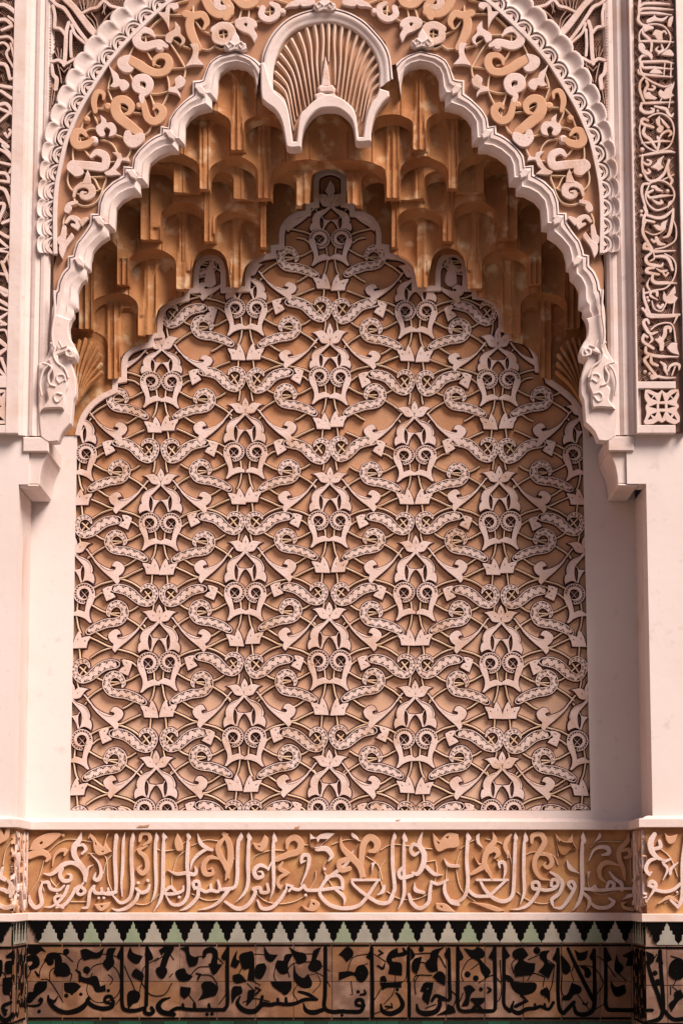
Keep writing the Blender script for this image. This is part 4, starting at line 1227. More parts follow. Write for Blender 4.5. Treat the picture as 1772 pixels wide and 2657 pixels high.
def strip(px0, px1, label, segs, side):
    t = thing('inscription_strip', label, 'inscription', (P((px0 + px1) / 2, 1122, YS)[0], YS, P(0, 1122, YS)[1]), 'vertical carved inscriptions')
    g0, g1 = (1648, 1744) if side else (-60, 46)
    mb = MB(YS, 0); fbox(mb, px0, -60, px1, 1122, .004, YS); a = mb.build('strip_ground', M['deep'], t)
    mb = MB(YS)
    if side:
        fbox(mb, 1634, -60, 1651, 1124, .034, YS); fbox(mb, 1752, -60, 1778, 1124, .034, YS); fbox(mb, 1651.2, 990, 1751.8, 1008, .033, YS); fbox(mb, 1651.2, 1103, 1751.8, 1123.6, .033, YS)
    else:
        fbox(mb, 40, -60, 48, 1124, .034, YS); fbox(mb, -70, 977, 39.8, 1006, .033, YS); fbox(mb, -70, 1103, 39.8, 1123.6, .033, YS)
    mb.build('strip_border', M['white'], t)
    hs = MB(YS); rnd = random.Random(7 + side)
    y = -30
    while y < 985:
        for k in range(5):
            cx_ = g0 + 10 + k * (g1 - g0 - 12) / 4.4; an = rnd.choice((.6, .9, -.5, 1.2, 2.2)); dx, dy = math.cos(an) * 9, math.sin(an) * 9
            for j in range(4):
                ox, oy = -math.sin(an) * (j - 1.5) * 4.6, math.cos(an) * (j - 1.5) * 4.6
                a, b = P(cx_ + ox - dx, y + oy - dy, YS - .01), P(cx_ + ox + dx, y + oy + dy, YS - .01); hs.rib([a, b], 1.5 * MM, .018, .002, prof='ridge')
        y += 21
    o = hs.build('hatching', M['dark'], t); o['kind'] = 'stuff'
    for dat, (ox, oy, sc) in segs:
        trace(dat, crop(ox, oy, sc, YS - .03), sc, YS, t, {'w': 'relief'}, (.02, .032, .033), names={'r': 'carved_letter', 'p': 'leaf', 'd': 'diacritic_dot', 'v': 'vine'}, bev=.001, fat=1.22)
    # pierced four-petalled rosette
    if side:
        T = crop(1632, 810, 4.073, YS - .03); mb = MB(YS)
        mb.poly(pairs('165 820 210 818 280 850 310 850 343 820 375 850 400 850 440 820 515 815 525 880 500 950 522 995 500 1040 530 1100 530 1160 480 1185 420 1165 385 1142 345 1165 305 1150 250 1180 170 1188 150 1160 180 1070 170 1000 190 960 160 900', T), .030, bev=.001,
            holes=[pairs(h, T) for h in ('185 850 252 880 228 915', '265 888 290 935 238 918', '343 845 372 940 318 945', '505 838 465 912 438 880', '428 888 455 920 402 938', '205 1000 288 968 288 1022', '488 995 402 970 402 1018', '312 970 375 970 375 1020 312 1020', '318 1052 378 1052 345 1125', '290 1058 268 1105 228 1080', '220 1088 245 1125 192 1140', '405 1058 450 1075 430 1100', '475 1088 505 1142 448 1120')])
        mb.build('rosette', M['relief'], t)
        mb = MB(YS); fbox(mb, 1664, 1010, 1766, 1102, .012, YS); 
    else:
        T = crop(0, 760, 3.533, YS - .03); mb = MB(YS)
        for s_ in ('46 905 0 925 10 950', '0 1015 20 1040 0 1060', '0 1125 45 1165 0 1170'):
            pass
        mb.poly(pairs('-60 880 30 885 62 890 62 960 50 1020 62 1090 68 1200 -60 1200', T), .030, bev=.001, holes=[pairs(h, T) for h in ('46 908 0 922 12 955', '-20 1015 18 1040 -20 1062', '-10 1120 45 1170 -10 1168')])
        mb.build('rosette', M['relief'], t)
strip(1640, 1770, 'right strip of cream carved lettering and leaves over dark hatched ground, pierced rosette below', [(R1, (1632, 0, 4.8)), (R2, (1632, 270, 4.8)), (R3, (1632, 540, 4.8)), (R4, (1632, 810, 4.073))], 1)
strip(-70, 46, 'left strip of cream carved lettering cut off by the picture edge', [(L1, (0, 0, 3.533)), (L2, (0, 380, 3.533)), (L3, (0, 760, 3.533))], 0)
# ================================================================ dado: ledge, carved inscription frieze, stepped tile border, inscribed tiles
YB = -.045                                                         # face of the dado in the recess
YFD = YW - .022                                                    # face of the dado on the front wall
xd0, xd1 = P(73, 2250, YB)[0], P(1638, 2250, YB)[0]
def zpx(y, Y=YB): return P(855, y, Y)[1]
def sweep(prof, xa=-3.2, xb=3.2):
    """profile (stand-out, height) swept along front wall, jamb, recess, jamb, front wall"""
    mb = MB(0, 0); vs = []
    for p, z in prof:
        vs += [(xa, YFD - p, z), (xd0 + p, YFD - p, z), (xd0 + p, YB - p, z), (xd1 - p, YB - p, z), (xd1 - p, YFD - p, z), (xb, YFD - p, z)]
    fs = []
    for r in range(len(prof) - 1):
        for k in range(5): fs.append((r * 6 + k, r * 6 + k + 1, (r + 1) * 6 + k + 1, (r + 1) * 6 + k))
    mb.add(vs, fs); return mb
ledge = thing('ledge_moulding', 'chipped cream plaster ledge running under the carved panel and round both jambs', 'moulding', (XM, YB, zpx(2153)))
sweep([(-.05, zpx(2122)), (-.02, zpx(2124)), (-.004, zpx(2130)), (.012, zpx(2131.5)), (.014, zpx(2133)), (.014, zpx(2152)), (.011, zpx(2153.5)), (-.02, zpx(2153.5))]).build('ledge', M['white'], ledge)
low = thing('lower_moulding', 'flat cream plaster band between the lettered frieze and the black stepped tiles', 'moulding', (XM, YB, zpx(2389)))
sweep([(-.02, zpx(2368)), (.006, zpx(2368)), (.009, zpx(2370)), (.009, zpx(2387)), (.006, zpx(2389)), (-.02, zpx(2389))]).build('band', M['white'], low)
for (x, y, w, h) in ((372, 2144, 17, 5), (770, 2148, 7, 6), (1032, 2128, 7, 2.5)):       # chips out of the ledge, bare plaster showing
    mb = MB(YB - .0135, 0); q = lambda a, b: P(x + a, y + b, YB - .015)
    mb.poly([q(-w, h * .6), q(-w * .5, -h * .6), q(w * .1, -h * .4), q(w, -h), q(w * .8, h * .5), q(0, h * .7)], .0022, -.004, smooth=False, bev=.0008); mb.build('chip', M['tang'], ledge)
wallb = MB(0, 0); wallb.box(-3.3, 3.3, .051, .2, -.2, zpx(2124)); wallb.box(-3.3, xd0 - .02, YFD + .03, .05, -.2, zpx(2124)); wallb.box(xd1 + .02, 3.3, YFD + .03, .05, -.2, zpx(2124)); wallb.box(xd0 - .019, xd1 + .019, YB + .03, .05, -.2, zpx(2124))
structure(wallb.build('wall', M['white']))
frz = thing('inscription_frieze', 'plaster frieze of cream Arabic lettering and tan scrolls on orange ground below the ledge', 'inscription frieze', (XM, YB, zpx(2368)))
YG = YB + .014
_yb, _yf = YB, YFD; YB, YFD = YG, YFD + .014; _x0, _x1 = xd0, xd1; xd0 -= .014; xd1 += .014
sweep([(0, zpx(2152)), (0, zpx(2370))]).build('frieze_ground', M['orange'], frz)
YB, YFD, xd0, xd1 = _yb, _yf, _x0, _x1
NMF = {'v': 'vine', 'r': 'carved_letter', 'p': 'leaf', 'd': 'dot'}
F1 = '''r w 13 14 14 14 13 12 8|790 700 785 760 780 850 785 950 788 1040 780 1085 730 1085
r w 3 11 12 12 8 4|850 680 838 740 835 850 832 950 825 1020 830 1112
r w 3 14 14 14 14 13 11 6|905 678 896 740 893 850 897 950 900 1040 880 1125 820 1158 765 1105
r w 3 13 13 12 10 3|1062 678 1056 760 1056 900 1060 1010 1052 1090 1028 1150
r w 3 14 14 14 13 3|1112 680 1110 780 1107 900 1105 1040 1092 1130 1045 1215
r w 3 14 14 14 14 13 10 5|1277 680 1275 780 1270 900 1280 1030 1268 1120 1225 1168 1165 1165 1128 1110
p w 778 700 792 680 806 705 802 745 790 775 776 745
p w 892 700 905 678 916 705 912 745 895 770
p w 1050 705 1062 678 1078 712 1072 745 1056 770
p w 1098 700 1110 676 1140 715 1120 735 1108 770
p w 1262 700 1277 678 1298 712 1280 745
r w 8 15 15 15 14 8|200 1110 210 1155 245 1190 285 1160 275 1080 290 1018
r w 10 13 13 11 8|295 1018 330 1020 345 1060 400 1072 438 1040
r w 12 13 12 8 3|462 1045 440 1100 400 1150 350 1183 300 1185
d w 388 1095 9
r w 9 11 12 10|415 1108 375 1120 385 1165 430 1190
r w 12 13 13 8|512 1060 485 1115 440 1170 385 1188
r w 11 12 12 11 12 8|512 1062 545 1045 578 1078 550 1102 525 1080 568 1022
r w 3 9 10 6|632 900 600 920 590 965 585 1012
r w 12 13 13 12 6|640 1045 612 1085 604 1140 595 1185 560 1192
r w 11 12 12 12 10|635 1058 650 1090 700 1092 750 1098 790 1085
r w 9 10|690 1058 692 1092
r w 9 10|735 1060 738 1090
d w 670 1125 11
d w 705 1125 11
d w 937 1023 12
d w 1002 1007 12
r w 10 13 14 9|925 1060 960 1088 1000 1075 1016 1038
r w 12 14 14 9 4|945 1078 920 1142 865 1190 800 1208 760 1195
r w 10 12 12 10|1112 1085 1130 1068 1160 1050 1190 1080
r w 11 12 12 12 8|1100 1085 1140 1098 1200 1092 1238 1075 1245 1045
d w 1215 1120 12
r w 10 12 12 12 10|1345 1050 1318 1062 1312 1020 1345 1012 1355 1045
r w 12 14 14 12 4|1345 1050 1342 1110 1310 1155 1270 1190 1225 1208
r w 11 12 12 12 12 11 8|1350 1060 1395 1082 1430 1070 1445 1075 1480 1080 1490 1050 1478 1005
r w 10 11|1430 1035 1432 1075
r w 12 14 13 9 3|1560 1060 1535 1090 1480 1155 1415 1190 1348 1205
r w 12 13|1490 1068 1570 1060
r w 4 18 22 20 14 13 12 9|555 678 540 730 505 780 508 840 550 895 575 930 578 970 575 1005
r w 8 11 12 10|530 770 565 765 585 795 560 822
r w 4 12 18 18 15 16 14 8|298 958 345 965 390 935 430 900 485 885 540 908 570 950 582 1000
r w 12 14 15 14 10 5|425 925 408 970 435 1008 478 1002 482 968 458 962
r w 3 8 13 16 12 5|618 828 668 880 688 950 668 1000 640 992 650 955
r w 3 12 14 14 12 5|1138 935 1200 962 1262 955 1318 965 1332 940 1322 912
r w 4 14 14 10|1342 690 1360 750 1400 785 1440 800
r w 12 13 11 4|1405 790 1345 830 1305 880 1293 930
p t 198 800 228 735 300 692 380 678 425 690 395 722 325 780 262 802|270 755 285 742 292 748 280 762
d t 430 700 12
r t 26 26 22 18 10|200 838 265 815 310 822 332 850 318 872
r t 4 10 14 15 8|358 905 372 840 410 802 455 800 440 832
p t 628 690 658 735 700 775 728 685 738 690 722 750 762 810 682 838 638 800|650 745 648 760 655 765|690 810 705 805 700 815
r t 14 10 6|645 735 610 692 605 715
r t 12 14 14 14 8|950 735 962 692 1008 690 1018 735 975 765
r t 6 14 16 18 18 14 6|1000 770 935 802 988 850 1000 920 970 958 938 930 960 905
p t 1205 678 1182 745 1200 805 1240 800 1242 760 1225 715
r t 6 20 22 20 8|1545 690 1482 770 1490 830 1530 900 1552 985
r t 6 16 20 20 14 8 4|1500 862 1425 850 1382 900 1392 958 1442 960 1440 920 1415 930
p t 640 1165 690 1160 755 1150 735 1190 690 1215 655 1195|680 1175 692 1190 698 1178
p t 640 700 660 740 655 760 640 730
v y 330 810 400 750 480 725 640 745
v y 600 822 660 825 720 850 732 1000 770 1095
v y 200 1100 260 1000 300 868
v y 278 1005 300 1080
v y 1060 790 1110 805 1200 790 1262 740
v y 760 832 722 880 700 960
v y 1300 770 1400 730 1500 742
v y 1180 1110 1165 1000 1200 860 1262 800
v y 1300 1095 1400 1140 1500 1130
v y 890 1160 1000 1165 1100 1080
v y 350 1085 405 1020
v y 480 1150 600 1150
v y 345 975 350 1010 385 1050'''
F2 = '''r w 3 14 14 14 13 11|105 678 85 745 80 860 78 980 60 1050 -5 1070
r w 3 14 14 14 12 3|157 676 154 780 150 900 152 1010 130 1085 72 1150
p w 92 705 107 676 118 712 98 752
p w 140 705 155 675 178 722 158 755
r w 11 14 15 15 9|185 1062 200 1090 152 1170 80 1198 -5 1150
r w 12 13 13 13 10|190 1060 232 1055 240 1085 288 1082 280 1030
r w 3 13 13 13 10 3|327 678 322 780 322 900 325 1020 318 1080 298 1132
p w 312 715 328 676 350 735 325 760
r w 8 14 16 16 12 8 4|288 925 232 902 192 940 210 985 250 978 245 948 220 945
r w 4 9|320 862 288 930
r w 10 12 12 10|410 1065 412 1035 452 1045 430 1075
r w 12 14 14 12 7|402 1078 370 1130 312 1188 245 1195 215 1140
r w 11 12 12 11 12 12 12 10|445 1058 495 1068 530 1038 548 1070 620 1072 700 1062 740 1058 785 1055
d w 540 1107 10
r w 5 11 14 14 14 10 4|540 872 508 885 522 838 560 838 562 890 545 955 510 1032
r w 7 12 14 13 12|862 808 820 890 745 950 680 1000 640 1062
r w 12 13 13 12|682 982 755 972 788 1005 790 1060
r w 12 13 14 14 14 13 12 9|638 1060 642 1110 705 1172 800 1195 895 1178 950 1125 1000 1050 1032 1005
r w 9 10 10 12 14 14 12|1042 1002 850 1002 872 1042 955 1110 1040 1158 1100 1155 1130 1120
r w 9 13 11 3|745 1068 780 1095 805 1130 800 1168
r w 3 14 14 14 14 12|1142 676 1130 760 1130 900 1142 1030 1138 1080 1105 1150
r w 3 13 13 13 11 3|1208 676 1206 800 1206 950 1208 1080 1195 1140 1168 1198
p w 1128 705 1142 675 1158 712 1138 755
p w 1192 715 1210 672 1232 735 1208 755
r w 6 18 20 20 16 8|1332 678 1310 760 1342 825 1335 900 1300 960 1262 952
r w 12 14 14 14 9|1308 770 1268 762 1252 800 1275 832 1305 815
r w 12 14 14 13|1205 912 1172 950 1190 990 1262 972
r w 14 14 3|1360 915 1412 962 1470 968
r w 3 15 12|1278 1020 1285 1070 1340 1088
r w 10 13 14 14 14 12|1392 1012 1382 1080 1372 1155 1315 1195 1262 1160 1240 1100
r w 11 11 10|1395 1018 1440 1030 1502 1002
r w 10 13 14 13|1485 1010 1482 1080 1520 1148 1575 1168
r w 3 13 12|1478 858 1510 902 1575 908
p w 570 680 605 715 640 692 692 680 742 686 705 720 660 755 640 780 600 792 568 765|620 722 625 738 632 725|600 775 640 772 618 782
r w 18 20 16 7|620 792 682 792 718 838 698 870
p w 850 672 852 710 905 742 890 705
p w 985 885 1025 880 1005 905 988 960
r w 12 15 5|1072 1045 1062 1080 1030 1102
r t 18 22 24 16 6|-10 690 25 760 32 860 12 960 0 1000
r t 20 22 24 24 24 20 10|345 862 420 832 492 808 508 752 470 715 425 735 415 785
r t 8 16 13 14 12 12 8|385 882 365 925 425 955 370 982 352 1020 368 1058 380 1040
p t 180 748 228 752 262 692 288 722 278 780 245 812 200 790|215 770 232 775 225 782
p t 780 698 768 745 780 800 830 862 885 920 912 985 950 985 930 905 880 840 810 780 790 745
r t 20 20 20 18|820 862 768 885 782 935 838 925
r t 10 20 24 26 26 22 12|915 985 918 870 932 762 978 712 1025 748 1015 798 975 808
p t 508 1170 558 1190 575 1132 615 1140 640 1170 602 1215 540 1205|585 1160 598 1175 600 1160
p t 1398 675 1448 735 1505 680 1575 690 1575 775 1500 790 1440 812 1408 760|1430 740 1440 760 1445 748|1490 712 1510 705 1500 722
p t 1420 1158 1490 1162 1560 1222 1470 1215 1425 1195|1450 1178 1462 1192 1465 1180
v y 0 770 60 862
v y 200 1090 280 1150 400 1162 520 1120 600 1010 610 940
v y 160 905 200 840 300 802 400 802
v y 480 762 565 765
v y 720 762 800 732 880 725 920 742
v y 680 870 660 930 720 1040
v y 1080 862 1040 950 1062 1060
v y 950 840 1030 900 1060 1000
v y 1050 800 1130 760 1290 780 1400 792
v y 1090 1080 1180 1130 1300 1130 1400 1080
v y 1350 880 1420 870 1430 960 1400 1050
v y 1500 900 1490 1000
d w 540 1107 12
d w 668 930 12'''
F3 = '''r w 3 14 14 14 14 12 9|107 678 104 760 100 880 108 1010 90 1105 40 1150 -5 1140
p w 92 705 107 674 132 722 104 755
p w 190 680 162 705 168 755 215 792 188 740
r w 9 9|378 1002 170 1002
r w 9 12 14 14 14 14 13 13 3|190 1005 225 1070 285 1128 355 1148 408 1108 420 1000 424 860 428 760 430 678
p w 415 712 430 674 448 722 426 755
r w 10 12|362 1008 255 1110
r w 11 12 12|105 1065 160 1110 255 1112
r w 3 13 13 13 11 3|497 676 488 780 486 950 490 1060 485 1105 462 1165
p w 482 712 497 672 518 732 490 755
r w 12 13 13 13 12 13 13 8 3|590 1062 552 1060 545 1025 580 1018 592 1055 568 1110 515 1172 455 1198 400 1202
r w 11 12 12 10|590 1065 640 1072 690 1062 715 1045
r w 10 12 13 12 9|672 1040 680 1002 712 1005 715 1040 685 1048
r w 8 14 15 14 14 12 3|668 950 718 982 748 1030 725 1095 680 1130 678 1155 690 1190
r w 11 12 12 13 14 12 6|808 1060 788 1030 812 1012 832 1050 792 1130 742 1190 698 1190
r w 3 14 15 15 15 13 3|890 676 882 780 880 900 884 1030 878 1100 855 1160 820 1208
p w 872 712 890 672 912 742 884 765
r w 12 13 12 10 9|905 1062 1000 1072 1100 1062 1190 1060 1275 1058
r w 9 11 10|945 1062 968 1040 985 1072
r w 11 13 13 11|1050 1048 1068 1015 1100 1030 1085 1062
r w 7 13 14 13|1068 948 1105 995 1148 1025 1152 1068
r w 12 14 12 3|895 1095 930 1130 928 1175 908 1212
r w 10 14 14 14 8|930 1150 985 1188 1060 1185 1102 1150 1065 1125
r w 3 14 12|1160 1132 1200 1110 1235 1105
r w 4 17 3|778 868 802 922 862 955
r w 4 9 14 18 16 8|928 870 960 802 1010 778 1058 788 1062 820 1020 832
p w 915 945 945 940 935 960 925 1005
p w 1000 675 1012 712 950 762 985 712
r w 6 12 14 12 4|325 918 320 888 352 885 362 935 350 990
r w 4 8 3|350 778 375 815 378 852
r t 5 20 24 20 18 14 6|278 678 288 738 242 800 218 880 238 930 255 955 272 1000
r t 18 20 18 8|245 815 288 795 315 825 292 852
p t 150 838 185 885 218 885 190 905 172 892
r t 6 16 20|105 975 160 945 215 912
r t 12 18 20 20 20 18 16 12 5|540 745 548 702 600 692 628 742 600 800 562 862 562 930 600 988 660 1002
r t 6 16 18 16 10 5|590 832 650 832 678 880 652 918 620 902 635 882
p t 698 678 738 728 778 738 820 685 822 745 850 790 800 802 762 835 722 802|720 722 728 735 732 725|790 730 800 720 798 740
r t 8 18 16 3|400 695 372 735 360 780 385 850
r t 5 18 18 18 16 12 6|1198 688 1188 740 1142 790 1132 850 1160 920 1168 960 1170 1002
r t 12 15 15 10|1158 802 1198 795 1208 838 1172 852
r t 8 18 18 14 5|1140 905 1050 882 1002 920 1005 980 1042 1018
p t 118 1148 230 1162 290 1178 362 1210 300 1218 200 1182
r t 14 12 10 4|1230 1202 1170 1190 1152 1160 1180 1152
v y 60 790 110 752 165 725
v y 230 722 350 762 400 860 410 960
v y 60 802 30 900 60 1060 160 1150
v y 500 832 560 812 680 832 720 900
v y 720 842 710 770
v y 440 1082 520 1140 640 1162 740 1100
v y 920 960 930 1050 1000 1100 1120 1080
v y 940 782 1000 742 1150 742
v y 1210 850 1215 990
v y 500 830 480 900 500 960
v y 300 860 335 900'''
F4 = '''r w 16 22 20 14 4|1372 692 1345 745 1352 805 1390 850 1445 872
r w 12 14 12|1372 792 1412 778 1405 738
r w 8 13 14 12 6|1400 852 1340 872 1312 925 1335 968 1352 948
r w 9 10 10 4|1475 862 1425 885 1460 930 1430 1000
r w 5 12 11|1530 885 1485 925 1478 960
r w 12 13 13 13 4|1362 1052 1330 1035 1352 1012 1380 1045 1318 1150
r w 11 12 12 12|1368 1068 1440 1082 1500 1068 1545 1030
d w 1525 1085 9
d w 1552 1078 9
r w 3 14 14 13 9|1575 690 1560 900 1560 1100 1535 1190 1482 1140
p t 1440 680 1470 705 1530 690 1510 745 1475 760 1448 730
r t 5 14 8|1400 1160 1470 1120 1530 1150
v y 1400 780 1480 850 1530 980
v y 1440 1160 1560 1080'''
F0 = '''p t -60 680 5 640 30 700 45 650 75 645 60 720 20 750 -20 760
v y 90 720 40 800 20 900
r w 10 16 14|20 920 5 975 35 1000
r w 10 14 14 12|-20 1060 30 1070 60 1090 75 1030
r w 10 14 16 16|-60 1100 -10 1165 40 1190 85 1180
r w 12 14 14|60 1010 85 1050 75 1110'''
HF = (.007, .0145, .0150)
for dat, ox, Yp in ((F1, 0, YG), (F2, 586, YG), (F3, 1172, YG)):
    trace(dat, crop(ox, 1900, 2.6133, YB), 2.6133, Yp, frz, mt, HF, names=NMF, vw=3.2, bev=.0024, fat=.93)
YGF = YFD + .014
ff = thing('inscription_frieze', 'lit end of the lettered frieze on the front wall right of the niche', 'inscription frieze', (xd1, YFD, zpx(2368)))
trace(F4, crop(1172, 1900, 2.6133, YFD), 2.6133, YGF, ff, mt, HF, names=NMF, vw=3.2, bev=.0024, fat=.93)
ff0 = thing('inscription_frieze', 'cut-off end of the lettered frieze on the front wall at the left edge', 'inscription frieze', (xd0, YFD, zpx(2368)))
trace(F0, crop(0, 1900, 2.6133, YFD), 2.6133, YGF, ff0, mt, HF, names=NMF, vw=3.2, bev=.0024, fat=.93)
def jamb_copy(objs, X0, par, left, Yplane, Yback=None, flip=False):
    """the same carving turned onto a side wall"""
    Yback = YB if Yback is None else Yback; xs = xd0 if left else xd1
    for o in objs:
        bm = bmesh.new(); bm.from_mesh(o.data)
        for v in bm.verts:
            h = Yplane - v.co.y; u = v.co.x - X0
            v.co = Vector(((xs - .014 + h) if left else (xs + .014 - h), Yback - u, v.co.z))
        for yy, nn in ((YB - .003, 1), (YFD + .003, -1)):
            bmesh.ops.bisect_plane(bm, geom=bm.verts[:] + bm.edges[:] + bm.faces[:], plane_co=(0, yy, 0), plane_no=(0, nn, 0), clear_outer=True)
        if left:
            bmesh.ops.reverse_faces(bm, faces=bm.faces[:])
        if len(bm.faces):
            me = bpy.data.meshes.new(o.data.name); bm.to_mesh(me)
            for m_ in o.data.materials: me.materials.append(m_)
            link(o.name.split('.')[0], me, par)
        bm.free()
js = [c for c in frz.children if c.name.split('.')[0] != 'frieze_ground']
jl = thing('inscription_frieze', 'narrow return of the lettered frieze on the left jamb', 'inscription frieze', (xd0, (YB + YFD) / 2, zpx(2368)))
jr = thing('inscription_frieze', 'narrow return of the lettered frieze in the dark right jamb', 'inscription frieze', (xd1, (YB + YFD) / 2, zpx(2368)))
jamb_copy(js, P(640, 2200, YB)[0], jl, True, YG); jamb_copy(js, P(980, 2200, YB)[0], jr, False, YG)

# ---------------------------------------------------------------- stepped black and pale tile border
YT = YB + .004
border = thing('stepped_tile_border', 'row of black stepped merlon tiles hanging between pale grey green tiles', 'tile border', (XM, YB, zpx(2447)))
BX = [47, 101, 157, 210.5, 264, 320.7, 371, 426.7, 480, 534.6, 590, 644, 700, 754, 810, 865, 918, 972.5, 1027, 1082, 1136, 1189, 1243, 1296, 1350, 1404, 1458, 1514.5, 1568, 1621.6, 1675]
STEP = [(25.4, 2389), (24.6, 2400), (19.6, 2401), (19, 2410), (13.4, 2411), (13, 2420), (7.6, 2421), (7.2, 2434), (3, 2439), (0, 2441)]
pale = ['pale1', 'pale2', 'pale1', 'pale3', 'pale1', 'pale2']
M['pale1'] = mat('pale_grey_tile', (.34, .31, .27), (.28, .26, .22), rough=.35, scale=20, bump=.08, spec=.4)
M['pale2'] = mat('pale_green_tile', (.21, .26, .17), (.27, .29, .21), rough=.35, scale=20, bump=.08, spec=.4)
M['pale3'] = mat('ivory_tile', (.39, .345, .29), (.32, .29, .24), rough=.35, scale=20, bump=.08, spec=.4)
M['grout'] = mat('grout', (.30, .20, .15), (.24, .16, .12), scale=30)
M['tile1'] = mat('brown_tile', (.17, .082, .05), (.12, .062, .042), rough=.5, scale=14, bump=.25, bscale=140, dirt=(.28, .15, .10), dscale=12, dlim=(.5, .7), contrast=(.35, .65))
M['tile2'] = mat('orange_tile', (.215, .10, .045), (.16, .072, .038), rough=.5, scale=14, bump=.25, bscale=140, dirt=(.30, .16, .10), dscale=12, dlim=(.5, .7))
M['tile3'] = mat('rose_tile', (.19, .10, .073), (.14, .075, .052), rough=.5, scale=14, bump=.25, bscale=140, dirt=(.30, .18, .13), dscale=12, dlim=(.5, .7))
M['green'] = mat('green_tile', (.012, .075, .042), (.010, .05, .030), rough=.3, scale=8, bump=.06, spec=.5)
M['green2'] = mat('dark_green_tile', (.008, .035, .022), (.006, .022, .014), rough=.3, scale=8, bump=.06, spec=.5)
rnd = random.Random(11)
mb = MB(YB, 0); _s = (YB, YFD, xd0, xd1)
YB, YFD, xd0, xd1 = YB + .006, YFD + .006, xd0 - .006, xd1 + .006
sweep([(0, zpx(2387)), (0, zpx(2700)), (-.004, zpx(2700))]).build('grout_bed', M['grout'], border)
YB, YFD, xd0, xd1 = _s
def merlon_row(xs, Y, par, keep):
    objs = []
    for i, cx_ in enumerate(xs):
        k = 0.97
        pts = [P(cx_ - a * k, b, YB) for a, b in STEP] + [P(cx_ + a * k, b, YB) for a, b in STEP[-2::-1]]
        m = MB(Y, 0); m.poly(pts, .0055 + rnd.uniform(0, .0012), -.001, smooth=False, bev=.0008)
        if keep(cx_): objs.append(m.build('black_stepped_tile', M['glaze'], par))
        if i + 1 < len(xs):
            cn = xs[i + 1]; g = 1.3
            pts = [P(cx_ + .8, 2446, YB)] + [P(cx_ + a * k + g, b + (1.5 if a < 1 else 0), YB) for a, b in STEP[::-1][:-2]] + [P((cx_ + cn) / 2, 2390, YB)] + [P(cn - a * k - g, b + (1.5 if a < 1 else 0), YB) for a, b in STEP[2:]] + [P(cn - .8, 2446, YB)]
            m = MB(Y, 0); m.poly(pts, .0055 + rnd.uniform(0, .0012), -.001, smooth=False, bev=.0008)
            if keep((cx_ + cn) / 2): objs.append(m.build('pale_tile', M[rnd.choice(pale)], par))
    return objs
mo = merlon_row(BX, YT, border, lambda x: 80 < x < 1638)
# inscribed square tiles
tiles = thing('inscribed_tile_band', 'two rows of square brown tiles with black glazed Arabic lettering and flowers', 'tile band', (XM, YB, zpx(2648)))
CX = [73, 163, 262, 363, 467, 564, 664, 762, 861.5, 960, 1058.6, 1157, 1257, 1356.5, 1456, 1556, 1638]
RY = [2447.5, 2546.7, 2648]
for i in range(len(CX) - 1):
    for j in range(2):
        a = P(CX[i] + .7, RY[j] + .6, YB); b = P(CX[i + 1] - .7, RY[j + 1] - .6, YB)
        m = MB(YT, 0); m.poly([a, (b[0], a[1]), b, (a[0], b[1])], .004 + rnd.uniform(0, .001), -.001, smooth=False, bev=.0008)
        m.build('square_tile', M[rnd.choice(('tile1', 'tile2', 'tile3', 'tile1', 'tile2'))], tiles)
    for (ya, yb, nm) in ((2450, 2455.5, 0), (2639.5, 2645.5, 0)):
        a = P(CX[i] + 1.6, ya, YB); b = P(CX[i + 1] - 1.6, yb, YB); m = MB(YT, 0); m.poly([a, (b[0], a[1]), b, (a[0], b[1])], .0068, .003, smooth=False, bev=.0004); m.build('black_line', M['glaze'], tiles)
grn = thing('green_tile_course', 'top edge of a course of glossy green tiles along the bottom of the picture', 'tile course', (XM, YB, zpx(2662)))
x = 73
while x < 1638:
    w = rnd.choice((58, 62, 66, 56)); x2 = min(x + w, 1638)
    a = P(x + .7, 2650, YB); b = P(x2 - .7, 2667, YB); m = MB(YT, 0); m.poly([a, (b[0], a[1]), b, (a[0], b[1])], .0045 + rnd.uniform(0, .001), -.001, smooth=False, bev=.0008)
    m.build('green_tile', M[rnd.choice(('green', 'green', 'green2'))], grn); x = x2
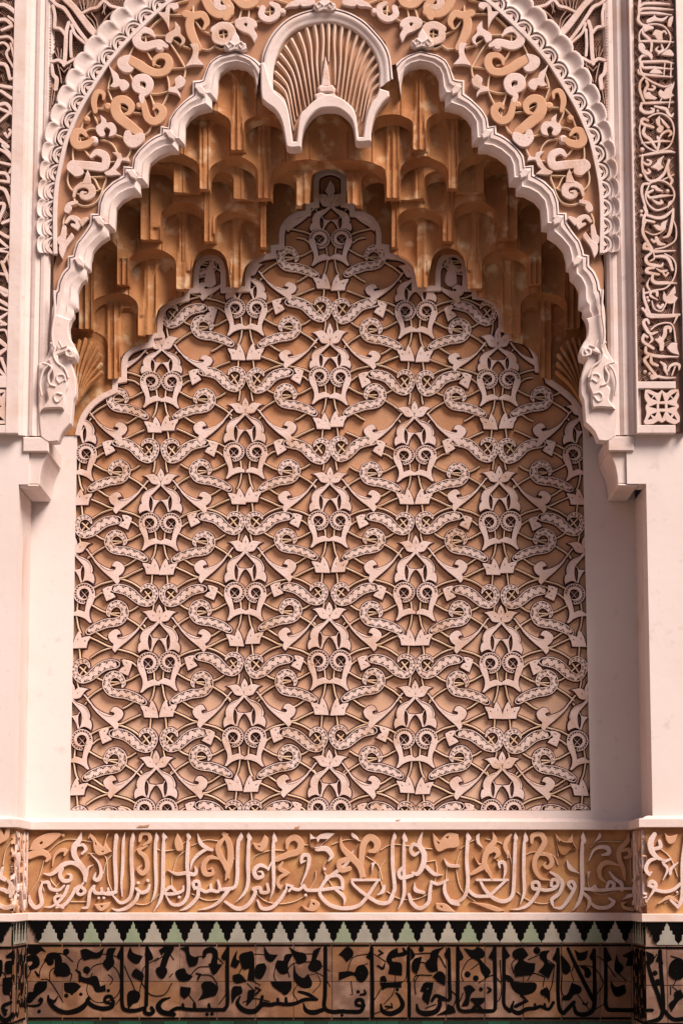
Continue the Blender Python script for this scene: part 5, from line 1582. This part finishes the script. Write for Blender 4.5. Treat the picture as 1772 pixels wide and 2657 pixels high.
K1 = '''r k 3 5 6 6 6 5|140 355 175 358 205 352 220 330 215 318 205 330
d k 205 386 8
r k 4 8 10 10 12 12 10 8|252 305 258 335 290 372 340 392 390 385 425 368 448 345 462 320
r k 3 7 5|300 312 282 335 262 325
r k 8 9 10 10 9 8|462 318 455 335 490 362 540 372 580 362 588 335
r k 6 8 8 7 6|588 340 575 310 550 312 545 335 572 345
d k 374 293 8
d k 420 298 8
d k 562 279 8
r k 8 8 8 8 9 9 8|632 60 632 150 632 260 634 350 650 378 700 382 750 368
p k 632 52 610 92 612 112 632 120 640 100
r k 8 8 8 8|762 60 762 150 760 260 758 355
p k 765 50 752 95 775 122 792 108
r k 8 9 9 8 8|750 372 752 392 775 400 795 388 785 368
r k 3 8 12 12 10|880 315 840 330 820 360 840 390 900 402
p k 145 60 180 45 215 55 238 78 215 72 190 90 160 88 140 75
r k 12 16 16 10|145 115 180 110 190 140 165 160
r k 8 14 16 16 10|240 122 262 100 300 105 305 150 300 195
d k 262 130 17
p k 285 170 330 135 360 160 362 195 330 205 290 195
d k 345 78 14
p k 420 70 450 65 500 85 540 60 520 105 470 112 435 118
d k 450 172 16
r k 3 6 5|395 172 415 190 415 230
p k 560 65 600 60 585 100 592 140 560 175 535 140 552 110
p k 675 55 690 85 738 102 715 138 685 130 662 100
p k 690 180 705 165 742 195 738 230 705 215 685 200
p k 825 70 860 50 885 62 870 88 850 80 838 95
p k 818 160 850 155 865 180 845 215 820 205 808 175
r k 14 14 14|885 60 862 100 845 150
p k 335 240 390 238 420 258 385 290 340 282
p k 410 200 450 215 500 205 520 260 545 250 548 280 500 285 478 250 420 230
p k 190 240 245 232 240 270 200 300 160 340 140 335 150 290 175 285
p k 665 290 700 278 725 300 715 335 690 345 668 370 662 340
d k 345 305 10
r k 3 6|185 180 200 200
v k 205 215 215 160 270 95 330 90 380 130
v k 215 222 260 230 330 340
v k 260 230 262 180 300 160 370 190 365 230
v k 400 170 415 120 480 95 560 92 620 110
v k 450 200 490 150 560 140 610 180 625 260 590 320 500 340 450 280 480 190
v k 700 280 680 230 665 200 645 150
v k 720 290 735 230 745 160 820 110
v k 735 240 780 300 850 300 890 240
v k 140 220 160 180 150 150
v k 570 250 585 220 560 195
v k 600 350 640 300
v k 800 130 870 90 900 120'''
K2 = '''r k 8 8 8 8 8|302 60 300 150 300 260 300 350 280 378
r k 8 8 8 8 8 8|285 378 200 378 130 378 90 375 40 370 -5 395
r k 6 7|70 350 72 372
r k 6 7|130 345 132 372
r k 6 7|205 350 208 372
p k 302 50 272 100 280 118 300 120
d k 195 401 8
d k 221 398 8
r k 4 9 11 11 11 9 8 8 8 8 6|365 310 352 345 385 380 440 385 480 350 520 352 560 345 600 350 650 345 700 325 760 325
r k 6 8 7 5|762 325 720 300 690 290 668 285
r k 6 7|560 322 562 345
r k 6 7|602 318 604 345
r k 7 7|480 310 470 355
r k 9 9 9 9 9 9|805 60 805 180 803 300 800 365 835 388 900 385
r k 3 9 11 9|692 345 705 380 745 392 800 375
p k 58 60 100 52 105 90 125 105 150 110 140 145 105 155 92 120 85 80
r k 6 12 13 12 14|178 105 190 75 225 70 238 95 230 140
p k 205 140 272 145 240 190 222 188
p k 350 72 330 110 318 150 345 162 362 130 345 115
p k 365 95 400 82 435 90 438 230 405 225 415 160 385 168 368 130
p k 450 150 490 138 500 165 475 215 445 205
p k 330 200 365 195 398 230 350 240 332 225
p k 490 52 515 90 558 95 530 128 498 112
p k 638 90 600 95 590 125 560 125 550 155 575 190 610 185 612 140
p k 620 55 655 78 700 90 705 125 665 140 648 110
p k 782 55 745 75 735 120 718 160 745 180 782 165 780 130 755 120
p k 645 145 655 190 690 215 715 195 735 235 725 262 680 260 645 220
p k 35 180 75 165 90 190 120 205 100 225 60 228 40 210
p k 168 245 205 232 242 255 240 300 210 310 150 328 175 290
p k 60 260 110 265 105 295 80 320 60 300
p k 525 235 630 235 628 270 600 300 575 285 540 260
p k 330 260 370 258 375 290 345 310 325 345 322 300
p k 410 280 440 275 440 305 425 330 398 358 405 310
r k 3 7 5|140 190 160 195 150 215
r k 3 7 5|445 262 470 275 450 295
v k 105 155 130 110 190 100
v k 110 200 150 160 210 155
v k 145 230 160 200 220 205 250 260 240 300
v k 130 340 100 300
v k 360 190 380 150
v k 400 240 440 280 470 250 430 230
v k 440 90 500 95
v k 555 125 600 150 620 210
v k 550 150 540 200 550 232
v k 600 190 640 140 730 130
v k 660 250 640 290 660 330
v k 700 90 740 90
v k 750 180 800 210 830 260
v k 785 150 830 180
v k 380 340 440 320 520 335
v k 720 200 760 190 780 240 740 290
v k 20 190 0 210
v k 255 350 290 300 300 240
v k 250 110 280 140'''
K3 = '''r k 8 8 8 8 8|168 60 170 160 172 240 172 330 172 415
r k 4 9 11 11 10 7 4|215 350 225 385 265 398 310 380 328 350 312 310 295 290
d k 300 273 8
r k 7 8 8 7 6|125 350 118 328 92 328 90 352 120 358
r k 8 9 9 8|-5 385 60 388 110 385 128 355
d k 15 406 7
d k 98 285 8
p k 0 92 40 55 68 72 70 100 40 130 20 105
p k 95 155 130 150 150 190 125 232 95 225 85 205 60 200 0 225 0 185 50 180 80 185|108 180 118 182 112 195
p k 140 105 158 75 160 120
r k 3 6 4|205 70 225 85 205 95
r k 3 6 4|235 142 225 165 200 150
p k 245 120 262 80 300 60 300 100 270 110 275 130 320 140 322 200 280 195 255 190 262 150
r k 4 10 8|330 60 340 85 305 95
d k 424 65 12
r k 7 7|358 60 358 230
r k 7 7|362 240 362 410
p k 370 60 390 98 372 118
p k 540 55 480 75 470 110 445 140 470 180 508 175 505 130 515 80
p k 425 105 385 120 378 170 400 192 412 160
p k 485 205 515 180 545 200 545 250 515 235
p k 212 240 320 235 320 262 250 262 225 275
p k 440 240 485 238 478 280 460 350 430 320 438 285 420 280|450 262 465 262 455 280
r k 4 9 12 11 9 8 7|400 350 410 385 450 398 500 385 520 350 515 320 545 325
r k 7 8 7|480 330 500 305 545 320
r k 3 6 4|270 345 275 365 240 360
r k 3 6 4|130 275 135 295 110 300
p k 215 210 235 205 245 228 215 232
r k 8 8 8 8 5|565 65 568 160 570 260 572 320 555 328
p k 545 90 565 62 562 120
r k 8 8 8 8 8 9 9 8 8|612 60 612 160 612 260 614 360 640 385 700 382 760 385 800 380 806 350
r k 8 8 8|806 350 804 200 802 60
p k 615 55 640 108 615 125
p k 802 50 772 105 800 125
r k 7 8 8 7|685 325 750 325 715 350 690 372
r k 7 7|690 325 735 378
p k 505 405 550 380 560 350 590 365 600 390 570 398
p k 645 62 690 70 715 55 745 75 745 105 720 110 745 140 780 180 758 215 735 180 720 130 680 105
d k 662 195 14
d k 705 215 13
p k 645 260 675 252 702 275 680 295 670 330 665 355 632 358 655 310
d k 732 272 9
r k 3 7 5|765 262 780 275 768 288
r k 8 8 8 8 9|850 60 850 160 850 260 850 350 880 385
p k 850 50 880 100 852 122
p k 855 195 880 205 900 225 870 232
v k 40 190 70 110 150 90
v k 60 230 70 300 60 300
v k 150 140 110 150
v k 180 90 240 130 235 140
v k 290 200 280 290 230 350
v k 240 230 180 330
v k 320 240 345 210 350 100
v k 375 140 440 135 470 180
v k 380 90 500 90 550 160
v k 385 230 400 200 480 200
v k 395 300 390 240 410 200
v k 640 230 630 190 660 130 690 110
v k 680 170 720 140
v k 640 290 620 340
v k 720 240 790 200 835 240
v k 580 280 605 310 590 360
v k 830 120 835 300 800 350
v k 180 400 260 370
v k 445 370 500 350'''
K4 = '''r k 8 8 8 8 9 9|248 65 250 160 248 280 255 370 275 398 330 340
r k 6 9 10 10 9 8 8|330 355 345 395 390 402 430 375 438 300 436 180 434 70
r k 7 9 9 9|300 62 350 170 395 260 432 330
r k 4 8 10 9 8 7 7 7|20 335 10 375 45 395 85 375 130 370 160 360 200 375 225 340
r k 6 6|130 350 132 370
r k 6 6|180 350 182 370
r k 7 8 8|60 305 90 330 30 360
p k 248 58 220 115 245 132 258 115
p k 434 62 412 105 430 128
r k 8 8 8 9 9 9|492 65 495 160 495 280 500 370 560 380 700 380
p k 495 60 525 120 498 132
p k 20 75 65 60 95 95 65 120 90 135 130 140 120 190 75 200 30 205 25 160 50 120 20 105|42 92 52 92 48 102
d k 140 72 16
p k 205 72 160 80 158 110 180 140 150 180 200 215 228 150 195 130 190 95
p k 265 95 295 130 312 160 300 190 275 188 268 150
p k 335 70 360 85 402 75 390 115 355 122 345 100
p k 360 152 400 160 418 190 405 215 388 205 385 175
p k 0 232 70 238 130 240 135 270 110 292 60 300 20 275
p k 160 280 190 262 205 290 205 340 190 312 165 300
p k 320 240 365 262 362 290 330 300 310 325 270 328 275 310 300 295
p k 550 95 560 130 585 160 560 195 540 165
p k 580 100 620 80 660 65 650 140 600 150 610 110
p k 520 230 545 262 590 250 595 290 550 310 525 270
r k 3 6 4|400 340 395 355 378 345
v k 20 190 10 140 40 110
v k 95 120 160 90
v k 180 110 235 150
v k 90 230 120 190 180 210 170 262
v k 320 180 330 150 430 160 480 240 440 310
v k 310 170 330 230
v k 270 200 265 280 300 330
v k 450 100 490 130 545 210
v k 350 300 420 390 500 340
v k 560 190 600 230
v k 230 150 215 260 180 320'''
HK = (.0066, .0072, .0074)
NMK = {'v': 'vine_line', 'r': 'painted_letter', 'p': 'painted_leaf', 'd': 'painted_dot'}
for dat, ox in ((K1, 0), (K2, 440), (K3, 880), (K4, 1322)):
    trace(dat, crop(ox, 2430, 1.9911, YB), 1.9911, YT, tiles, mt, HK, names=NMK, vw=2.6, base=.0025, bev=.0004, fat=1.14)
# returns on the jambs and the front wall
bj = thing('stepped_tile_border', 'black and pale stepped tiles turning the left jamb', 'tile border', (xd0, (YB + YFD) / 2, zpx(2447)))
bk = thing('stepped_tile_border', 'black and pale stepped tiles in the dark right jamb', 'tile border', (xd1, (YB + YFD) / 2, zpx(2447)))
jamb_copy(mo, P(640, 2200, YB)[0], bj, True, YT + .010); jamb_copy(mo, P(980, 2200, YB)[0], bk, False, YT + .010)
tj = thing('inscribed_tile_band', 'brown tiles with black writing turning the left jamb', 'tile band', (xd0, (YB + YFD) / 2, zpx(2648)))
tk = thing('inscribed_tile_band', 'brown tiles with black writing in the dark right jamb', 'tile band', (xd1, (YB + YFD) / 2, zpx(2648)))
ts = list(tiles.children)
jamb_copy(ts, P(664, 2200, YB)[0], tj, True, YT + .010); jamb_copy(ts, P(960, 2200, YB)[0], tk, False, YT + .010)
for side, lab, xs in ((0, 'at the left edge of the picture', None), (1, 'right of the niche on the front wall', None)):
    tf = thing('front_wall_tiles', ('stepped and inscribed tiles on the front wall ' + lab), 'tile band', (xd1 if side else xd0, YFD, zpx(2648)))
    X0 = xd1 + .002 if side else xd0 - .002; sgn = 1 if side else -1
    YTF = YFD + .004
    for i in range(3):
        w = 54 * MM; cx0 = X0 + sgn * (i + .5) * w
        for nm, mm, top in (('black_stepped_tile', 'glaze', 0),):
            pts = [(cx0 - a * MM * .97, zpx(b)) for a, b in STEP] + [(cx0 + a * MM * .97, zpx(b)) for a, b in STEP[-2::-1]]
            m = MB(YTF, 0); m.poly(pts, .0055, -.001, smooth=False, bev=.0008); m.build(nm, M[mm], tf)
        c2 = cx0 + sgn * w; lo, hi = min(cx0, c2), max(cx0, c2)
        pts = [(lo + .8 * MM, zpx(2446))] + [(lo + (a + 1.3) * MM, zpx(b + (1.5 if a < 1 else 0))) for a, b in STEP[::-1][:-2]] + [((lo + hi) / 2, zpx(2390))] + [(hi - (a + 1.3) * MM, zpx(b + (1.5 if a < 1 else 0))) for a, b in STEP[2:]] + [(hi - .8 * MM, zpx(2446))]
        m = MB(YTF, 0); m.poly(pts, .0055, -.001, smooth=False, bev=.0008); m.build('pale_tile', M[rnd.choice(pale)], tf)
    xa = X0
    for i in range(2):
        xb = X0 + sgn * (98 * (i + 1) - (46 if side else 0)) * MM
        lo, hi = min(xa, xb) + .001, max(xa, xb) - .001
        for j in range(2):
            m = MB(YTF, 0); m.poly([(lo, zpx(RY[j + 1] - 1)), (hi, zpx(RY[j + 1] - 1)), (hi, zpx(RY[j] + 1)), (lo, zpx(RY[j] + 1))], .004, -.001, smooth=False, bev=.0008)
            m.build('square_tile', M['tile3' if side else 'tile1'], tf)
            yy = (2450, 2455.5) if j == 0 else (2639.5, 2645.5)
            m = MB(YTF, 0); m.poly([(lo, zpx(yy[1])), (hi, zpx(yy[1])), (hi, zpx(yy[0])), (lo, zpx(yy[0]))], .0068, .003, smooth=False, bev=.0004); m.build('black_line', M['glaze'], tf)
        m = MB(YTF, 0); m.poly([(lo, zpx(2667)), (hi, zpx(2667)), (hi, zpx(2650)), (lo, zpx(2650))], .0045, -.001, smooth=False, bev=.0008); m.build('green_tile', M['green'], tf)
        xa = xb
    KR = '''r k 8 8 8 9 9 4|775 75 780 170 790 300 790 380 770 425 700 440
r k 6 9 9 8|708 130 735 220 765 300 785 370
p k 775 70 755 125 790 140
p k 705 78 740 95 740 130 715 140
d k 750 188 11
d k 765 235 14
p k 835 130 870 112 895 130 900 200 860 222 825 200 822 165|848 172 860 172 855 188
p k 850 290 880 275 895 310 870 330 835 385 822 350 850 320
r k 8 8 9|795 380 840 425 900 425
v k 830 100 880 115
v k 860 220 840 260 870 285
v k 830 300 830 250
v k 720 150 760 90
r k 6 7|700 380 735 380'''
    KL = '''p k 70 75 35 100 40 110 70 105
p k 35 130 70 125 60 190 35 190 30 160
p k -5 120 15 130 10 200 -5 205
p k 20 215 60 210 68 250 50 300 20 290
r k 6 10 10 8|-5 400 20 430 50 425 68 400
r k 7 8 8|60 340 20 360 30 400
d k 35 382 7
v k 0 185 30 200 60 330'''
    trace(KR if side else KL, crop(1322 if side else 0, 2430, 1.9911, YFD), 1.9911, YTF, tf, mt, HK, names=NMK, vw=2.6, base=.0025, bev=.0004, fat=1.14)
# courtyard floor in front of the wall
mb = MB(0, 0); mb.add([(-14, -22, 0), (14, -22, 0), (14, .2, 0), (-14, .2, 0)], [(0, 1, 2, 3)])
M['floor'] = mat('courtyard_marble', (.20, .16, .13), (.15, .12, .10), rough=.6, scale=2)
structure(mb.build('courtyard_floor', M['floor']))

# unseen courtyard wings with gallery openings, added to block low sky light
for (x0, x1, y0, y1, wn) in ((-9.4, -9, -19, .0, 0), (9, 9.4, -19, .0, 0), (-9.4, 9.4, -19.4, -19.0, 1)):
    mb = MB(0, 0); n_ = 5; H_ = 7.2
    if wn:
        for k in range(n_ + 1): c_ = -9.4 + 18.8 * k / n_; mb.box(c_ - .5, c_ + .5, y0, y1, 0, 3.4)
        mb.box(x0, x1, y0 + .002, y1 - .002, 3.4, H_)
    else:
        for k in range(n_ + 1): c_ = -19 + 19 * k / n_; mb.box(x0, x1, c_ - .5, c_ + .5, 0, 3.4)
        mb.box(x0 + .002, x1 - .002, y0, y1, 3.4, H_)
    structure(mb.build('sky_blocking_courtyard_wall', M['tan']))
